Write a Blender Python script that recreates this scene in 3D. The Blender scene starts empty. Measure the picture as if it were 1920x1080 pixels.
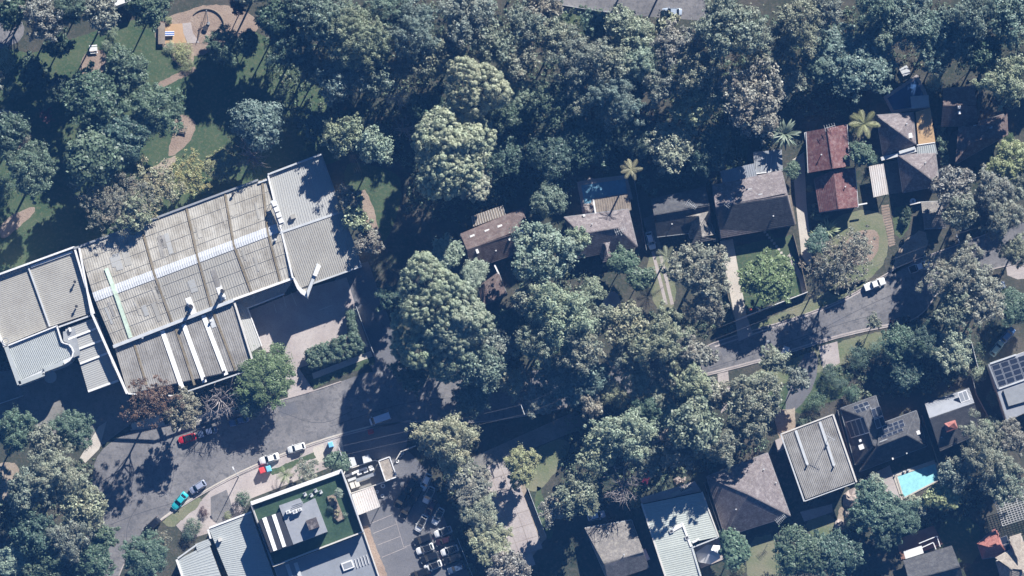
import bpy, math, random
import numpy as np
from mathutils import Vector, Matrix

# ---------------------------------------------------------------- camera, sky, sun, exposure
S = bpy.context.scene
C = S.collection
DIST, TILT, HALF = 1200.0, math.radians(3.5), 120.0
TANH = HALF / DIST
cam = bpy.data.cameras.new('camera'); cam_o = bpy.data.objects.new('camera', cam); C.objects.link(cam_o)
cam.sensor_fit = 'HORIZONTAL'; cam.angle = 2 * math.atan(TANH); cam.clip_start = 1; cam.clip_end = 6000
cam_o.location = (0, -DIST * math.sin(TILT), DIST * math.cos(TILT)); cam_o.rotation_euler = (TILT, 0, 0)
S.camera = cam_o
SUN_AZ, SUN_EL = math.radians(26.3), math.radians(32)
W = bpy.data.worlds.new('World'); S.world = W; W.use_nodes = True
wn = W.node_tree.nodes; wl = W.node_tree.links
sky = wn.new('ShaderNodeTexSky'); sky.sky_type = 'NISHITA'; sky.sun_disc = False
sky.sun_elevation = SUN_EL; sky.sun_rotation = SUN_AZ; sky.air_density = 0.8; sky.dust_density = 0.0; sky.ozone_density = 10.0; sky.altitude = 3000
wn['Background'].inputs['Strength'].default_value = 0.05
wl.new(sky.outputs[0], wn['Background'].inputs['Color'])
sun = bpy.data.lights.new('sun', 'SUN'); sun.energy = 5.0; sun.angle = math.radians(0.5); sun.color = (1.0, 0.975, 0.94)
sun_o = bpy.data.objects.new('sun', sun); C.objects.link(sun_o)
SD = Vector((math.sin(SUN_AZ) * math.cos(SUN_EL), math.cos(SUN_AZ) * math.cos(SUN_EL), math.sin(SUN_EL)))
sun_o.rotation_euler = SD.to_track_quat('Z', 'Y').to_euler(); sun_o.location = (60, 120, 200)
S.view_settings.view_transform = 'Standard'; S.view_settings.look = 'None'
S.view_settings.exposure = 1.05; S.view_settings.gamma = 1.0; S.view_settings.use_curve_mapping = False

# ---------------------------------------------------------------- helpers
random.seed(7)
def G(px, py, z=0.0):                       # photograph point at height z -> place in the world
    x = (px - 960) / 960 * TANH; y = (540 - py) / 960 * TANH
    c, s = math.cos(TILT), math.sin(TILT)
    d = Vector((x, y * c + s, y * s - c)); o = cam_o.location
    return o + d * ((z - o.z) / d.z)
def GP(pts, z=0.0): return [G(p[0], p[1], p[2] if len(p) > 2 else z) for p in pts]
PX = 0.125
OFF = {}
def link(o): C.objects.link(o); return o
def tag(o, label=None, cat=None, group=None, kind=None):
    if label: o['label'] = label
    if cat: o['category'] = cat
    if group: o['group'] = group
    if kind: o['kind'] = kind
    return o
def thing(name, label, cat, loc, rz=0, group=None):
    o = link(bpy.data.objects.new(name, None)); o.location = loc; o.rotation_euler.z = rz; o.empty_display_size = .5
    OFF[o] = Vector(loc); return tag(o, label, cat, group)
class MB:
    def __init__(s): s.v = []; s.f = []
    def face(s, pts):
        n = len(s.v); s.v += [tuple(p) for p in pts]; s.f.append(tuple(range(n, n + len(pts)))); return s
    def solid(s, top, bot):                  # closed solid between two rings
        n = len(s.v); k = len(top); s.v += [tuple(p) for p in top] + [tuple(p) for p in bot]
        a = sum(top[i][0] * top[(i + 1) % k][1] - top[(i + 1) % k][0] * top[i][1] for i in range(k))
        r = range(k)
        if a >= 0:
            s.f.append(tuple(n + i for i in r)); s.f.append(tuple(n + k + i for i in reversed(r)))
            for i in r: j = (i + 1) % k; s.f.append((n + i, n + k + i, n + k + j, n + j))
        else:
            s.f.append(tuple(n + i for i in reversed(r))); s.f.append(tuple(n + k + i for i in r))
            for i in r: j = (i + 1) % k; s.f.append((n + j, n + k + j, n + k + i, n + i))
        return s
    def prism(s, pts, z0, z1): return s.solid([(p[0], p[1], z1) for p in pts], [(p[0], p[1], z0) for p in pts])
    def slab(s, pts, t): return s.solid(pts, [(p[0], p[1], p[2] - t) for p in pts])
    def box(s, c, size, rz=0.0):
        cs, sn = math.cos(rz), math.sin(rz); h = [q / 2 for q in size]
        P = [(c[0] + x * h[0] * cs - y * h[1] * sn, c[1] + x * h[0] * sn + y * h[1] * cs) for x, y in ((-1, -1), (1, -1), (1, 1), (-1, 1))]
        return s.prism(P, c[2] - h[2], c[2] + h[2])
    def bar(s, a, b, w, h):                  # beam from a to b; a, b on its top centre line
        a = Vector(a); b = Vector(b); d = b - a; n = Vector((-d.y, d.x, 0))
        n = n.normalized() * (w / 2) if n.length > 1e-6 else Vector((w / 2, 0, 0))
        return s.slab([a - n, b - n, b + n, a + n], h)
    def tube(s, path, rad, k=6, cap=True):
        n0 = len(s.v); path = [Vector(p) for p in path]; m = len(path)
        if not hasattr(rad, '__len__'): rad = [rad] * m
        for i, p in enumerate(path):
            d = (path[min(i + 1, m - 1)] - path[max(i - 1, 0)]).normalized()
            u = d.cross(Vector((0, 0, 1)) if abs(d.z) < .9 else Vector((1, 0, 0))).normalized(); w = d.cross(u)
            for j in range(k):
                a = 2 * math.pi * j / k; s.v.append(tuple(p + (u * math.cos(a) + w * math.sin(a)) * rad[i]))
        for i in range(m - 1):
            for j in range(k):
                s.f.append((n0 + i * k + j, n0 + i * k + (j + 1) % k, n0 + (i + 1) * k + (j + 1) % k, n0 + (i + 1) * k + j))
        if cap:
            s.f.append(tuple(n0 + j for j in reversed(range(k)))); s.f.append(tuple(n0 + (m - 1) * k + j for j in range(k)))
        return s
    def cyl(s, c, r, z0, z1, k=16, r2=None):
        r2 = r if r2 is None else r2
        A = [(math.cos(2 * math.pi * i / k), math.sin(2 * math.pi * i / k)) for i in range(k)]
        return s.solid([(c[0] + a * r2, c[1] + b * r2, z1) for a, b in A], [(c[0] + a * r, c[1] + b * r, z0) for a, b in A])
    def ribs(s, a, b, c, d, pitch=.5, h=.09, t=.0):   # ribbed sheet, ribs running a->d and b->c
        a, b, c, d = map(Vector, (a, b, c, d)); L = (b - a).length; n = max(3, int(L / pitch))
        up = Vector((0, 0, 1)); rows = []
        for i in range(n):
            for f, z in ((0, 0), (.62, 0), (.7, h), (.92, h)): rows.append(((i + f) / n, z))
        rows.append((1, 0)); k0 = len(s.v)
        for f, z in rows: s.v.append(tuple(a.lerp(b, f) + up * z)); s.v.append(tuple(d.lerp(c, f) + up * z))
        for i in range(len(rows) - 1):
            q = k0 + 2 * i; s.f.append((q, q + 2, q + 3, q + 1))
        nrm = (b - a).cross(d - a)
        if nrm.z < 0: s.f = [f if min(f) < k0 else tuple(reversed(f)) for f in s.f]
        return s
    def courses(s, f, row=.46, h=.075):         # roof face clad in overlapping tile courses
        f = [Vector(p) for p in f]; n = (f[1] - f[0]).cross(f[2] - f[0]).normalized()
        if n.z < 0: n = -n; f.reverse()
        u = Vector((0, 0, 1)).cross(n)
        if u.length < 1e-3: return s.face(f)
        u.normalize(); w = n.cross(u); o = f[0]
        P = [((p - o).dot(u), (p - o).dot(w)) for p in f]; lo = min(p[1] for p in P); hi = max(p[1] for p in P)
        def clip(Q, v, sg):
            R = []
            for i in range(len(Q)):
                a, b = Q[i], Q[(i + 1) % len(Q)]; ia, ib = (a[1] - v) * sg >= -1e-6, (b[1] - v) * sg >= -1e-6
                if ia: R.append(a)
                if ia != ib: t = (v - a[1]) / (b[1] - a[1]); R.append((a[0] + (b[0] - a[0]) * t, v))
            return R
        for k in range(max(1, round((hi - lo) / row))):
            v0, v1 = lo + k * row, lo + (k + 1) * row; Q = clip(clip(P, v0, 1), v1, -1)
            if len(Q) < 3: continue
            T = [o + u * a + w * b + n * (h * (1 - (b - v0) / row)) for a, b in Q]; s.face(T)
            B = sorted([q[0] for q in Q if abs(q[1] - v0) < 1e-4])
            if len(B) > 1: a, b = B[0], B[-1]; s.face([o + u * a + w * v0 + n * -.01, o + u * b + w * v0 + n * -.01, o + u * b + w * v0 + n * h, o + u * a + w * v0 + n * h])
        return s
    def mesh(s, name, mat, off=None, uv=False, smooth=False):
        m = bpy.data.meshes.new(name); v = s.v
        if off is not None: v = [(p[0] - off[0], p[1] - off[1], p[2] - off[2]) for p in v]
        m.from_pydata(v, [], s.f); m.update()
        if mat: m.materials.append(mat)
        if uv:
            l = m.uv_layers.new(name='UVMap')
            for p in m.polygons:
                n = p.normal; u = Vector((0, 0, 1)).cross(n)
                u = u.normalized() if u.length > 1e-3 else Vector((.94, .34, 0)); w = n.cross(u)
                for li in p.loop_indices:
                    q = m.vertices[m.loops[li].vertex_index].co; l.data[li].uv = (q.dot(u), q.dot(w))
        if smooth:
            for p in m.polygons: p.use_smooth = True
        return m
    def build(s, name, mat, parent=None, uv=False, smooth=False, label=None, cat=None, group=None, kind=None):
        off = OFF[parent] if parent is not None else None
        o = link(bpy.data.objects.new(name, s.mesh(name, mat, off, uv, smooth)))
        if parent is not None: o.parent = parent; OFF[o] = off
        else: OFF[o] = Vector((0, 0, 0))
        return tag(o, label, cat, group, kind)
def centroid(P): return Vector((sum(p[0] for p in P) / len(P), sum(p[1] for p in P) / len(P), 0))
def inset(P, d):                            # move a polygon's corners in by about d metres
    c = centroid(P); R = []
    for p in P:
        v = Vector((p[0], p[1], 0)) - c; R.append(c + v * max(.1, (v.length - d * 1.35) / max(v.length, .01)))
    return R
def copy_tree(o, parent=None):
    c = o.copy(); C.objects.link(c)
    if parent is not None: c.parent = parent
    for ch in o.children: copy_tree(ch, c)
    return c

# ---------------------------------------------------------------- materials
def nmat(name):
    m = bpy.data.materials.new(name); m.use_nodes = True; nt = m.node_tree
    return m, nt.nodes, nt.links, nt.nodes['Principled BSDF']
def ramp(n, l, src, stops):
    r = n.new('ShaderNodeValToRGB'); e = r.color_ramp.elements
    while len(e) < len(stops): e.new(.5)
    for q, (p, c) in zip(e, stops): q.position = p; q.color = (*c, 1) if len(c) == 3 else c
    l.new(src, r.inputs[0]); return r.outputs[0]
def noise(n, l, scale, detail=4, rough=.6, co='Object', src=None, warp=0):
    t = n.new('ShaderNodeTexNoise'); t.inputs['Scale'].default_value = scale; t.inputs['Detail'].default_value = detail; t.inputs['Roughness'].default_value = rough
    if src is None:
        g = n.new('ShaderNodeTexCoord'); src = g.outputs[co]
    l.new(src, t.inputs['Vector']); return t.outputs['Fac']
def mixc(n, l, f, a, b, mode='MIX'):
    m = n.new('ShaderNodeMix'); m.data_type = 'RGBA'; m.blend_type = mode
    for i, q in ((0, f), (6, a), (7, b)):
        if isinstance(q, (int, float)): m.inputs[i].default_value = q
        elif isinstance(q, tuple): m.inputs[i].default_value = (*q, 1)
        else: l.new(q, m.inputs[i])
    return m.outputs[2]
def rough_mat(name, c1, c2, s1=.15, s2=2.5, c3=None, rough=.85, bump=.15, amt3=.5, spec=.3, p=(.35, .65)):
    # two colours mottled at a large scale, a third speckled in at a small one
    m, n, l, b = nmat(name)
    col = ramp(n, l, noise(n, l, s1, 5), [(p[0], c1), (p[1], c2)])
    f = noise(n, l, s2, 4, .7)
    if c3: col = mixc(n, l, ramp(n, l, f, [(.5, (0, 0, 0)), (.62, (amt3,) * 3)]), col, c3)
    fine = ramp(n, l, noise(n, l, s2 * 3.1, 3, .8), [(.25, (.72,) * 3), (.75, (1.2,) * 3)])
    l.new(mixc(n, l, 1.0, col, fine, 'MULTIPLY'), b.inputs['Base Color'])
    b.inputs['Roughness'].default_value = rough; b.inputs['Specular IOR Level'].default_value = spec
    if bump:
        bp = n.new('ShaderNodeBump'); bp.inputs['Strength'].default_value = bump; bp.inputs['Distance'].default_value = .3
        l.new(f, bp.inputs['Height']); l.new(bp.outputs[0], b.inputs['Normal'])
    return m
def tile_mat(name, c1, c2, lichen=None, row=.34, wid=.3):
    m, n, l, b = nmat(name); uv = n.new('ShaderNodeTexCoord').outputs['UV']
    br = n.new('ShaderNodeTexBrick'); l.new(uv, br.inputs['Vector']); br.inputs['Scale'].default_value = 1
    br.inputs['Color1'].default_value = (*c1, 1); br.inputs['Color2'].default_value = (*c2, 1)
    br.inputs['Mortar'].default_value = (*[q * .45 for q in c1], 1); br.inputs['Mortar Size'].default_value = .028
    br.inputs['Brick Width'].default_value = wid; br.inputs['Row Height'].default_value = row
    col = br.outputs['Color']
    if lichen: col = mixc(n, l, ramp(n, l, noise(n, l, 1.1, 6, .75), [(.48, (0, 0, 0)), (.66, (.75,) * 3)]), col, lichen)
    col = mixc(n, l, 1.0, col, ramp(n, l, noise(n, l, .35, 5, .7), [(.3, (.78,) * 3), (.7, (1.15,) * 3)]), 'MULTIPLY')
    l.new(col, b.inputs['Base Color']); b.inputs['Roughness'].default_value = .8; b.inputs['Specular IOR Level'].default_value = .3
    # each course steps down over the next
    sx = n.new('ShaderNodeSeparateXYZ'); l.new(uv, sx.inputs[0])
    md = n.new('ShaderNodeMath'); md.operation = 'FRACT'; dv = n.new('ShaderNodeMath'); dv.operation = 'DIVIDE'; dv.inputs[1].default_value = row
    l.new(sx.outputs['Y'], dv.inputs[0]); l.new(dv.outputs[0], md.inputs[0])
    bp = n.new('ShaderNodeBump'); bp.inputs['Strength'].default_value = .0; bp.inputs['Distance'].default_value = .05; bp.invert = True
    l.new(md.outputs[0], bp.inputs['Height']); l.new(bp.outputs[0], b.inputs['Normal'])
    return m
def flat_mat(name, c, rough=.6, metal=0, spec=.4, var=.12, scale=.8):
    m, n, l, b = nmat(name)
    col = mixc(n, l, 1.0, c, ramp(n, l, noise(n, l, scale, 5, .7), [(.3, (1 - var,) * 3), (.7, (1 + var,) * 3)]), 'MULTIPLY')
    l.new(col, b.inputs['Base Color']); b.inputs['Roughness'].default_value = rough; b.inputs['Metallic'].default_value = metal
    b.inputs['Specular IOR Level'].default_value = spec; return m
def leaf_mat(name, trans=.14):
    m, n, l, b = nmat(name)
    oi = n.new('ShaderNodeObjectInfo'); at = n.new('ShaderNodeAttribute'); at.attribute_name = 'tint'
    col = mixc(n, l, 1.0, oi.outputs['Color'], at.outputs['Color'], 'MULTIPLY')
    d = b; b.inputs['Roughness'].default_value = .5; b.inputs['Specular IOR Level'].default_value = .45; t = n.new('ShaderNodeBsdfTranslucent'); x = n.new('ShaderNodeMixShader'); x.inputs[0].default_value = trans
    l.new(col, d.inputs[0]); l.new(col, t.inputs[0]); l.new(d.outputs[0], x.inputs[1]); l.new(t.outputs[0], x.inputs[2])
    l.new(x.outputs[0], n['Material Output'].inputs[0]); return m
def paint_mat(name, rough=.25, coat=.4):
    m, n, l, b = nmat(name); oi = n.new('ShaderNodeObjectInfo')
    dirt = ramp(n, l, noise(n, l, 1.4, 4), [(.3, (.88,) * 3), (.7, (1.03,) * 3)])
    l.new(mixc(n, l, 1.0, oi.outputs['Color'], dirt, 'MULTIPLY'), b.inputs['Base Color'])
    b.inputs['Roughness'].default_value = rough; b.inputs['Coat Weight'].default_value = coat; return m
M = {}
M['ground'] = rough_mat('bush_floor', (.035, .05, .033), (.08, .073, .058), .1, 1.1, (.125, .105, .082), .95, .5)
M['lawn'] = rough_mat('lawn', (.042, .082, .038), (.08, .108, .054), .16, 1.3, (.135, .135, .08), .9, .3, .6)
M['dry'] = rough_mat('dry_grass', (.12, .155, .075), (.21, .2, .13), .16, 2.2, (.26, .24, .16), .9, .3)
M['asphalt'] = rough_mat('aged_asphalt', (.145, .14, .142), (.225, .213, .207), .13, .7, (.11, .108, .11), .85, .1, .75)
M['asphalt2'] = rough_mat('newer_asphalt', (.13, .13, .14), (.175, .17, .175), .09, 1.2, (.1, .1, .105), .85, .1, .35)
M['yard'] = rough_mat('yard_bitumen', (.17, .165, .15), (.25, .235, .21), .14, 1.0, (.11, .108, .1), .85, .1, .4)
M['concrete'] = rough_mat('concrete', (.46, .41, .35), (.55, .5, .43), .2, 1.6, (.36, .33, .29), .85, .1, .4)
M['concrete_p'] = rough_mat('pinkish_concrete', (.36, .31, .29), (.46, .41, .38), .2, 1.6, (.26, .23, .22), .85, .1, .4)
M['mulch'] = rough_mat('bark_mulch', (.27, .2, .155), (.36, .28, .22), .25, 3, (.17, .12, .09), .95, .5)
M['soil'] = rough_mat('bare_soil', (.3, .24, .18), (.42, .36, .29), .2, 2, (.2, .15, .11), .95, .4)
M['softfall'] = rough_mat('rubber_softfall', (.42, .27, .15), (.48, .32, .19), .4, 4, None, .9, .05)
M['tile_brown'] = tile_mat('brown_tiles', (.13, .092, .082), (.18, .13, .115), (.22, .19, .175))
M['tile_plum'] = tile_mat('plum_tiles', (.18, .152, .152), (.24, .205, .2), (.32, .29, .28))
M['tile_dark'] = tile_mat('charcoal_tiles', (.07, .07, .076), (.1, .098, .1), (.13, .13, .13))
M['tile_grey'] = tile_mat('weathered_tiles', (.19, .175, .16), (.26, .235, .215), (.35, .32, .27))
M['tile_red'] = tile_mat('red_tiles', (.15, .064, .062), (.21, .098, .092), (.28, .2, .19))
M['tile_pink'] = tile_mat('terracotta_tiles', (.4, .15, .12), (.5, .22, .18))
M['tile_cream'] = tile_mat('sandy_tiles', (.34, .29, .24), (.42, .36, .3), (.5, .45, .38))
def sheet_mat(name, c, stain, amt=.5, s=(.02, .35), rough=.5):
    # weathered metal or fibre sheet: blotches and streaks running down the sheet
    m, n, l, b = nmat(name); uv = n.new('ShaderNodeTexCoord').outputs['UV']
    mp = n.new('ShaderNodeMapping'); mp.inputs['Scale'].default_value = (1.6, .12, 1); l.new(uv, mp.inputs[0])
    st = noise(n, l, 1.0, 6, .7, src=mp.outputs[0])
    bl = noise(n, l, .22, 5, .7)
    ad = n.new('ShaderNodeMath'); ad.operation = 'MULTIPLY_ADD'; ad.inputs[1].default_value = .55; l.new(st, ad.inputs[0]); l.new(bl, ad.inputs[2])
    col = mixc(n, l, ramp(n, l, ad.outputs[0], [(.62, (0, 0, 0)), (.98, (amt,) * 3)]), c, stain)
    fine = ramp(n, l, noise(n, l, 2.2, 4, .8), [(.25, (.86,) * 3), (.75, (1.1,) * 3)])
    l.new(mixc(n, l, 1.0, col, fine, 'MULTIPLY'), b.inputs['Base Color']); b.inputs['Roughness'].default_value = rough
    b.inputs['Specular IOR Level'].default_value = .3; return m
M['sheet_old'] = sheet_mat('weathered_fibre_sheet', (.47, .445, .39), (.22, .195, .155), .9)
M['sheet_mid'] = sheet_mat('grey_fibre_sheet', (.33, .315, .29), (.16, .145, .125), .85)
M['sheet_tan'] = sheet_mat('tan_grey_sheet', (.37, .355, .315), (.26, .24, .21), .6)
M['sheet_pale'] = sheet_mat('pale_steel_sheet', (.37, .37, .35), (.36, .35, .33), .6)
M['sheet_blue'] = sheet_mat('pale_bluegrey_sheet', (.4, .42, .41), (.31, .33, .32), .5)
M['sheet_white'] = sheet_mat('white_steel_sheet', (.72, .72, .7), (.55, .53, .5), .5)
M['sheet_green'] = sheet_mat('pale_green_sheet', (.45, .475, .43), (.35, .37, .335), .5)
M['sheet_grey'] = sheet_mat('mid_grey_sheet', (.26, .275, .3), (.18, .19, .2), .5)
M['sheet_rust'] = sheet_mat('white_sheet_with_rust', (.58, .555, .53), (.36, .23, .15), .4)
M['skylight'] = sheet_mat('translucent_sheet', (.6, .61, .62), (.42, .43, .43), .6)
M['skylight_w'] = flat_mat('white_translucent_sheet', (.85, .84, .8), .5)
M['mint'] = flat_mat('mint_sheet', (.5, .6, .48), .6, var=.25)
M['rustline'] = rough_mat('rusted_gutter', (.19, .155, .1), (.27, .23, .17), .5, 2.5, (.12, .09, .05), .9, .1)
M['white'] = flat_mat('white_paint', (.7, .69, .67), .5)
M['offwhite'] = flat_mat('offwhite_render', (.56, .53, .48), .7)
M['palegrey'] = flat_mat('pale_grey_metal', (.48, .49, .49), .5)
M['grey'] = flat_mat('grey_metal', (.25, .26, .27), .5)
M['dark'] = flat_mat('dark_metal', (.035, .035, .04), .5)
M['black'] = flat_mat('black_rubber', (.012, .012, .014), .6)
M['brick'] = rough_mat('brick_wall', (.22, .12, .09), (.28, .17, .13), .5, 4, None, .9, .1)
M['wall'] = flat_mat('cream_wall', (.5, .45, .38), .85)
M['timber'] = rough_mat('weathered_timber', (.2, .165, .13), (.3, .25, .2), .5, 4, (.12, .095, .075), .85, .1)
M['timber_or'] = rough_mat('oiled_decking', (.5, .33, .17), (.56, .39, .22), .5, 4, None, .7, .1)
M['bark'] = rough_mat('bark', (.12, .1, .08), (.2, .175, .15), .6, 3, (.3, .27, .24), .9, .4)
M['bark_w'] = flat_mat('pale_bark', (.5, .46, .41), .8, var=.25, scale=2)
M['rock'] = rough_mat('sandstone', (.34, .28, .24), (.45, .38, .34), .5, 2, (.25, .2, .17), .9, .4)
M['turf'] = rough_mat('artificial_turf', (.028, .06, .034), (.045, .085, .046), .3, 1.2, (.065, .1, .06), .9, .2, .3)
M['deck_grey'] = flat_mat('grey_membrane', (.27, .28, .3), .7)
M['solar'] = flat_mat('solar_cell', (.022, .028, .045), .35, spec=.3)
M['solar_f'] = flat_mat('aluminium', (.6, .61, .62), .35, .6)
M['glass'] = flat_mat('dark_glass', (.012, .015, .02), .08, spec=.6)
M['paint'] = paint_mat('car_paint')
M['plain'] = paint_mat('coloured_plastic', .55, 0)
M['lamp'] = flat_mat('lamp_lens', (.6, .6, .6), .15)
M['tail'] = flat_mat('red_lens', (.3, .01, .01), .2)
M['leaf'] = leaf_mat('leaf')
M['leaf_g'] = leaf_mat('gloss_leaf', .1)
def water_mat(name, c, rough=.06):
    m, n, l, b = nmat(name); l.new(mixc(n, l, 1.0, c, ramp(n, l, noise(n, l, 1.2, 3), [(.3, (.85,) * 3), (.7, (1.1,) * 3)]), 'MULTIPLY'), b.inputs['Base Color'])
    b.inputs['Roughness'].default_value = rough; b.inputs['IOR'].default_value = 1.33
    bp = n.new('ShaderNodeBump'); bp.inputs['Strength'].default_value = .15; l.new(noise(n, l, 3, 3), bp.inputs['Height']); l.new(bp.outputs[0], b.inputs['Normal']); return m
M['water_t'] = water_mat('turquoise_pool_water', (.3, .62, .64))
M['water_b'] = water_mat('blue_pool_water', (.17, .34, .45))
M['water_d'] = water_mat('deep_pool_water', (.04, .09, .2))
M['twig'] = flat_mat('grey_twigs', (.27, .24, .23), .85, var=.2, scale=2)
M['tar'] = flat_mat('tar_seam', (.05, .05, .055), .7)
M['cable'] = flat_mat('black_cable', (.1, .1, .11), .6)
# ---------------------------------------------------------------- ground, roads, paths, lawns
def chaikin(P, k=2, closed=True):
    for _ in range(k):
        R = []; n = len(P)
        for i in range(n if closed else n - 1):
            a, b = P[i], P[(i + 1) % n]
            R += [(a[0] * .75 + b[0] * .25, a[1] * .75 + b[1] * .25), (a[0] * .25 + b[0] * .75, a[1] * .25 + b[1] * .75)]
        P = R if closed else [P[0]] + R + [P[-1]]
    return P
def patch(name, pts, mat, lev, smooth=0, wob=0):
    if smooth: pts = chaikin(pts, smooth)
    if wob: pts = [(x + random.uniform(-wob, wob), y + random.uniform(-wob, wob)) for x, y in pts]
    if mat in ('mulch', 'soil', 'lawn', 'dry', 'ground'):
        R = []
        for i in range(len(pts)):
            a, b = pts[i], pts[(i + 1) % len(pts)]; k = max(1, int(math.hypot(b[0] - a[0], b[1] - a[1]) / 5))
            R += [(a[0] + (b[0] - a[0]) * j / k + random.uniform(-1.3, 1.3), a[1] + (b[1] - a[1]) * j / k + random.uniform(-1.3, 1.3)) for j in range(k)]
        pts = R
    z = .01 * lev
    return MB().prism(GP(pts), -.3, z).build(name, M[mat], kind='structure')
MB().prism([(-700, -700), (700, -700), (700, 700), (-700, 700)], -2, 0).build('ground', M['ground'], kind='structure')
patch('park_lawn', [(-60, 80), (60, 100), (215, 45), (300, 30), (480, 60), (600, 120), (640, 300), (480, 345), (140, 470), (-60, 530)], 'lawn', 1)
patch('reserve_lawn', [(640, 300), (700, 310), (760, 330), (740, 430), (700, 480), (655, 400)], 'lawn', 1, 2)
patch('front_lawn', [(1378, 462), (1485, 440), (1505, 550), (1395, 585)], 'lawn', 1)
patch('front_lawn', [(1205, 480), (1262, 470), (1270, 580), (1230, 590)], 'dry', 1, 1)
patch('front_lawn', [(1535, 410), (1660, 385), (1670, 470), (1640, 520), (1570, 560), (1545, 540)], 'dry', 1, 2)
patch('side_lawn', [(1672, 390), (1700, 385), (1712, 420), (1680, 455)], 'lawn', 1, 1)
patch('back_lawn', [(1365, 255), (1405, 250), (1400, 320), (1360, 330)], 'lawn', 1, 1)
patch('grass_verge', [(1325, 652), (1400, 615), (1520, 560), (1620, 520), (1625, 535), (1500, 600), (1380, 640), (1330, 662)], 'dry', 1, 1)
patch('grass_verge', [(1400, 700), (1500, 668), (1600, 632), (1690, 615), (1700, 650), (1590, 680), (1440, 730)], 'dry', 1, 1)
patch('grass_verge', [(985, 850), (1062, 815), (1070, 850), (1030, 900), (1000, 930), (975, 900)], 'dry', 1, 2)
patch('grass_verge', [(1010, 900), (1025, 960), (1040, 1010), (1020, 1010), (1000, 950)], 'lawn', 1, 1)
patch('back_lawn', [(1400, 1010), (1460, 1000), (1462, 1100), (1400, 1100)], 'dry', 1, 1)
patch('back_lawn', [(1505, 975), (1558, 958), (1575, 1000), (1530, 1015)], 'dry', 1, 1)
patch('back_lawn', [(1755, 975), (1835, 965), (1840, 1060), (1770, 1050)], 'lawn', 1, 1)
patch('grass_verge', [(300, 975), (372, 930), (382, 940), (330, 985), (318, 990)], 'dry', 3, 1)
patch('grass_verge', [(505, 882), (588, 848), (592, 858), (510, 892)], 'lawn', 3, 0)
patch('grass_verge', [(585, 712), (700, 668), (704, 682), (640, 705), (590, 728)], 'lawn', 3, 0)
patch('grass_verge', [(985, 195), (1000, 180), (1010, 215), (990, 245)], 'lawn', 1, 1)
patch('grass_verge', [(1050, 24), (1150, 36), (1150, 52), (1060, 44)], 'lawn', 1, 0)
RT = [(150, 1100), (165, 1000), (172, 905), (180, 848), (245, 806), (300, 800), (420, 776), (560, 742), (640, 715), (705, 692), (760, 712), (900, 705), (1050, 690), (1200, 672), (1310, 656), (1350, 637), (1480, 600), (1580, 563), (1650, 520), (1700, 492), (1780, 465), (1860, 435), (1960, 400)]
RB = [(1960, 480), (1860, 505), (1790, 520), (1757, 548), (1735, 585), (1700, 606), (1590, 627), (1500, 655), (1420, 680), (1310, 708), (1130, 748), (1000, 778), (880, 795), (770, 788), (700, 802), (600, 828), (480, 874), (400, 914), (310, 968), (262, 1010), (235, 1050), (215, 1100)]
patch('road', chaikin(RT, 2, False) + chaikin(RB, 2, False), 'asphalt', 2)
def line_strip(name, pts, w, mat, z):
    P = GP(chaikin(pts, 2, False)); m = MB()
    for a, b in zip(P, P[1:]): m.bar(Vector((a.x, a.y, z)), Vector((b.x, b.y, z)), w, .01)
    return m.build(name, M[mat], kind='structure')
for q in ([(205, 985), (260, 962), (330, 942), (420, 905), (500, 870)], [(300, 815), (330, 870), (318, 930)], [(520, 770), (600, 800), (660, 770)], [(1330, 690), (1450, 652), (1560, 612), (1640, 590)], [(1500, 640), (1600, 585), (1690, 545)], [(620, 800), (760, 752), (900, 742)], [(1010, 745), (1180, 712), (1300, 688)], [(240, 1040), (235, 985), (270, 930)]): line_strip('tar_seam', q, .09, 'tar', .026)  # first strip is a wire's cast shadow drawn dark; the others are tar
for q in ([(520, 762), (552, 752), (560, 772), (528, 782)], [(640, 735), (668, 727), (673, 742), (645, 750)], [(1350, 655), (1385, 643), (1390, 656), (1356, 668)], [(1480, 612), (1520, 598), (1524, 608), (1485, 622)], [(300, 860), (322, 852), (330, 880), (308, 888)], [(440, 830), (470, 820), (474, 832), (444, 842)], [(1560, 600), (1580, 592), (1584, 602), (1564, 610)]): patch('road_patch', q, 'asphalt2', 2.4)
for x, y in ((455, 845), (1440, 640), (690, 750)): p = G(x, y); MB().cyl((p.x, p.y), .35, 0, .03, 16).build('manhole_cover', M['grey'], kind='structure')
line_strip('gutter_strip', [(262, 1010), (310, 965), (400, 910), (480, 870), (600, 824), (700, 798)], .35, 'concrete', .027)
line_strip('gutter_strip', [(1340, 650), (1480, 604), (1580, 567), (1650, 524)], .35, 'concrete_p', .027); line_strip('gutter_strip', [(1310, 704), (1420, 676), (1500, 651), (1590, 623), (1700, 602)], .35, 'concrete_p', .027)
def kerb(pts, w=.25):
    P = GP(chaikin(pts, 2, False)); m = MB()
    for a, b in zip(P, P[1:]): m.bar(Vector((a.x, a.y, .13)), Vector((b.x, b.y, .13)), w, .3)
    m.build('kerb', M['concrete_p'], kind='structure')
kerb(RT[4:9]); kerb(RT[14:23]); kerb(RB[0:15]); kerb(RB[13:22])
patch('side_street', [(560, 640), (640, 505), (690, 490), (745, 640), (765, 720), (700, 700), (680, 640), (655, 560)], 'asphalt2', 1.5)
patch('footpath', [(672, 360), (690, 355), (722, 470), (700, 475)], 'mulch', 2, 1)
patch('courtyard_paving', [(460, 585), (560, 545), (650, 520), (690, 650), (560, 690), (590, 735), (540, 745), (530, 660), (495, 660)], 'concrete_p', 2.4)
patch('footpath', [(585, 700), (695, 658), (699, 668), (588, 711)], 'concrete', 4)
patch('loading_court', [(-40, 700), (150, 680), (240, 720), (245, 795), (185, 840), (60, 810), (-40, 800)], 'yard', 1.6)
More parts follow.
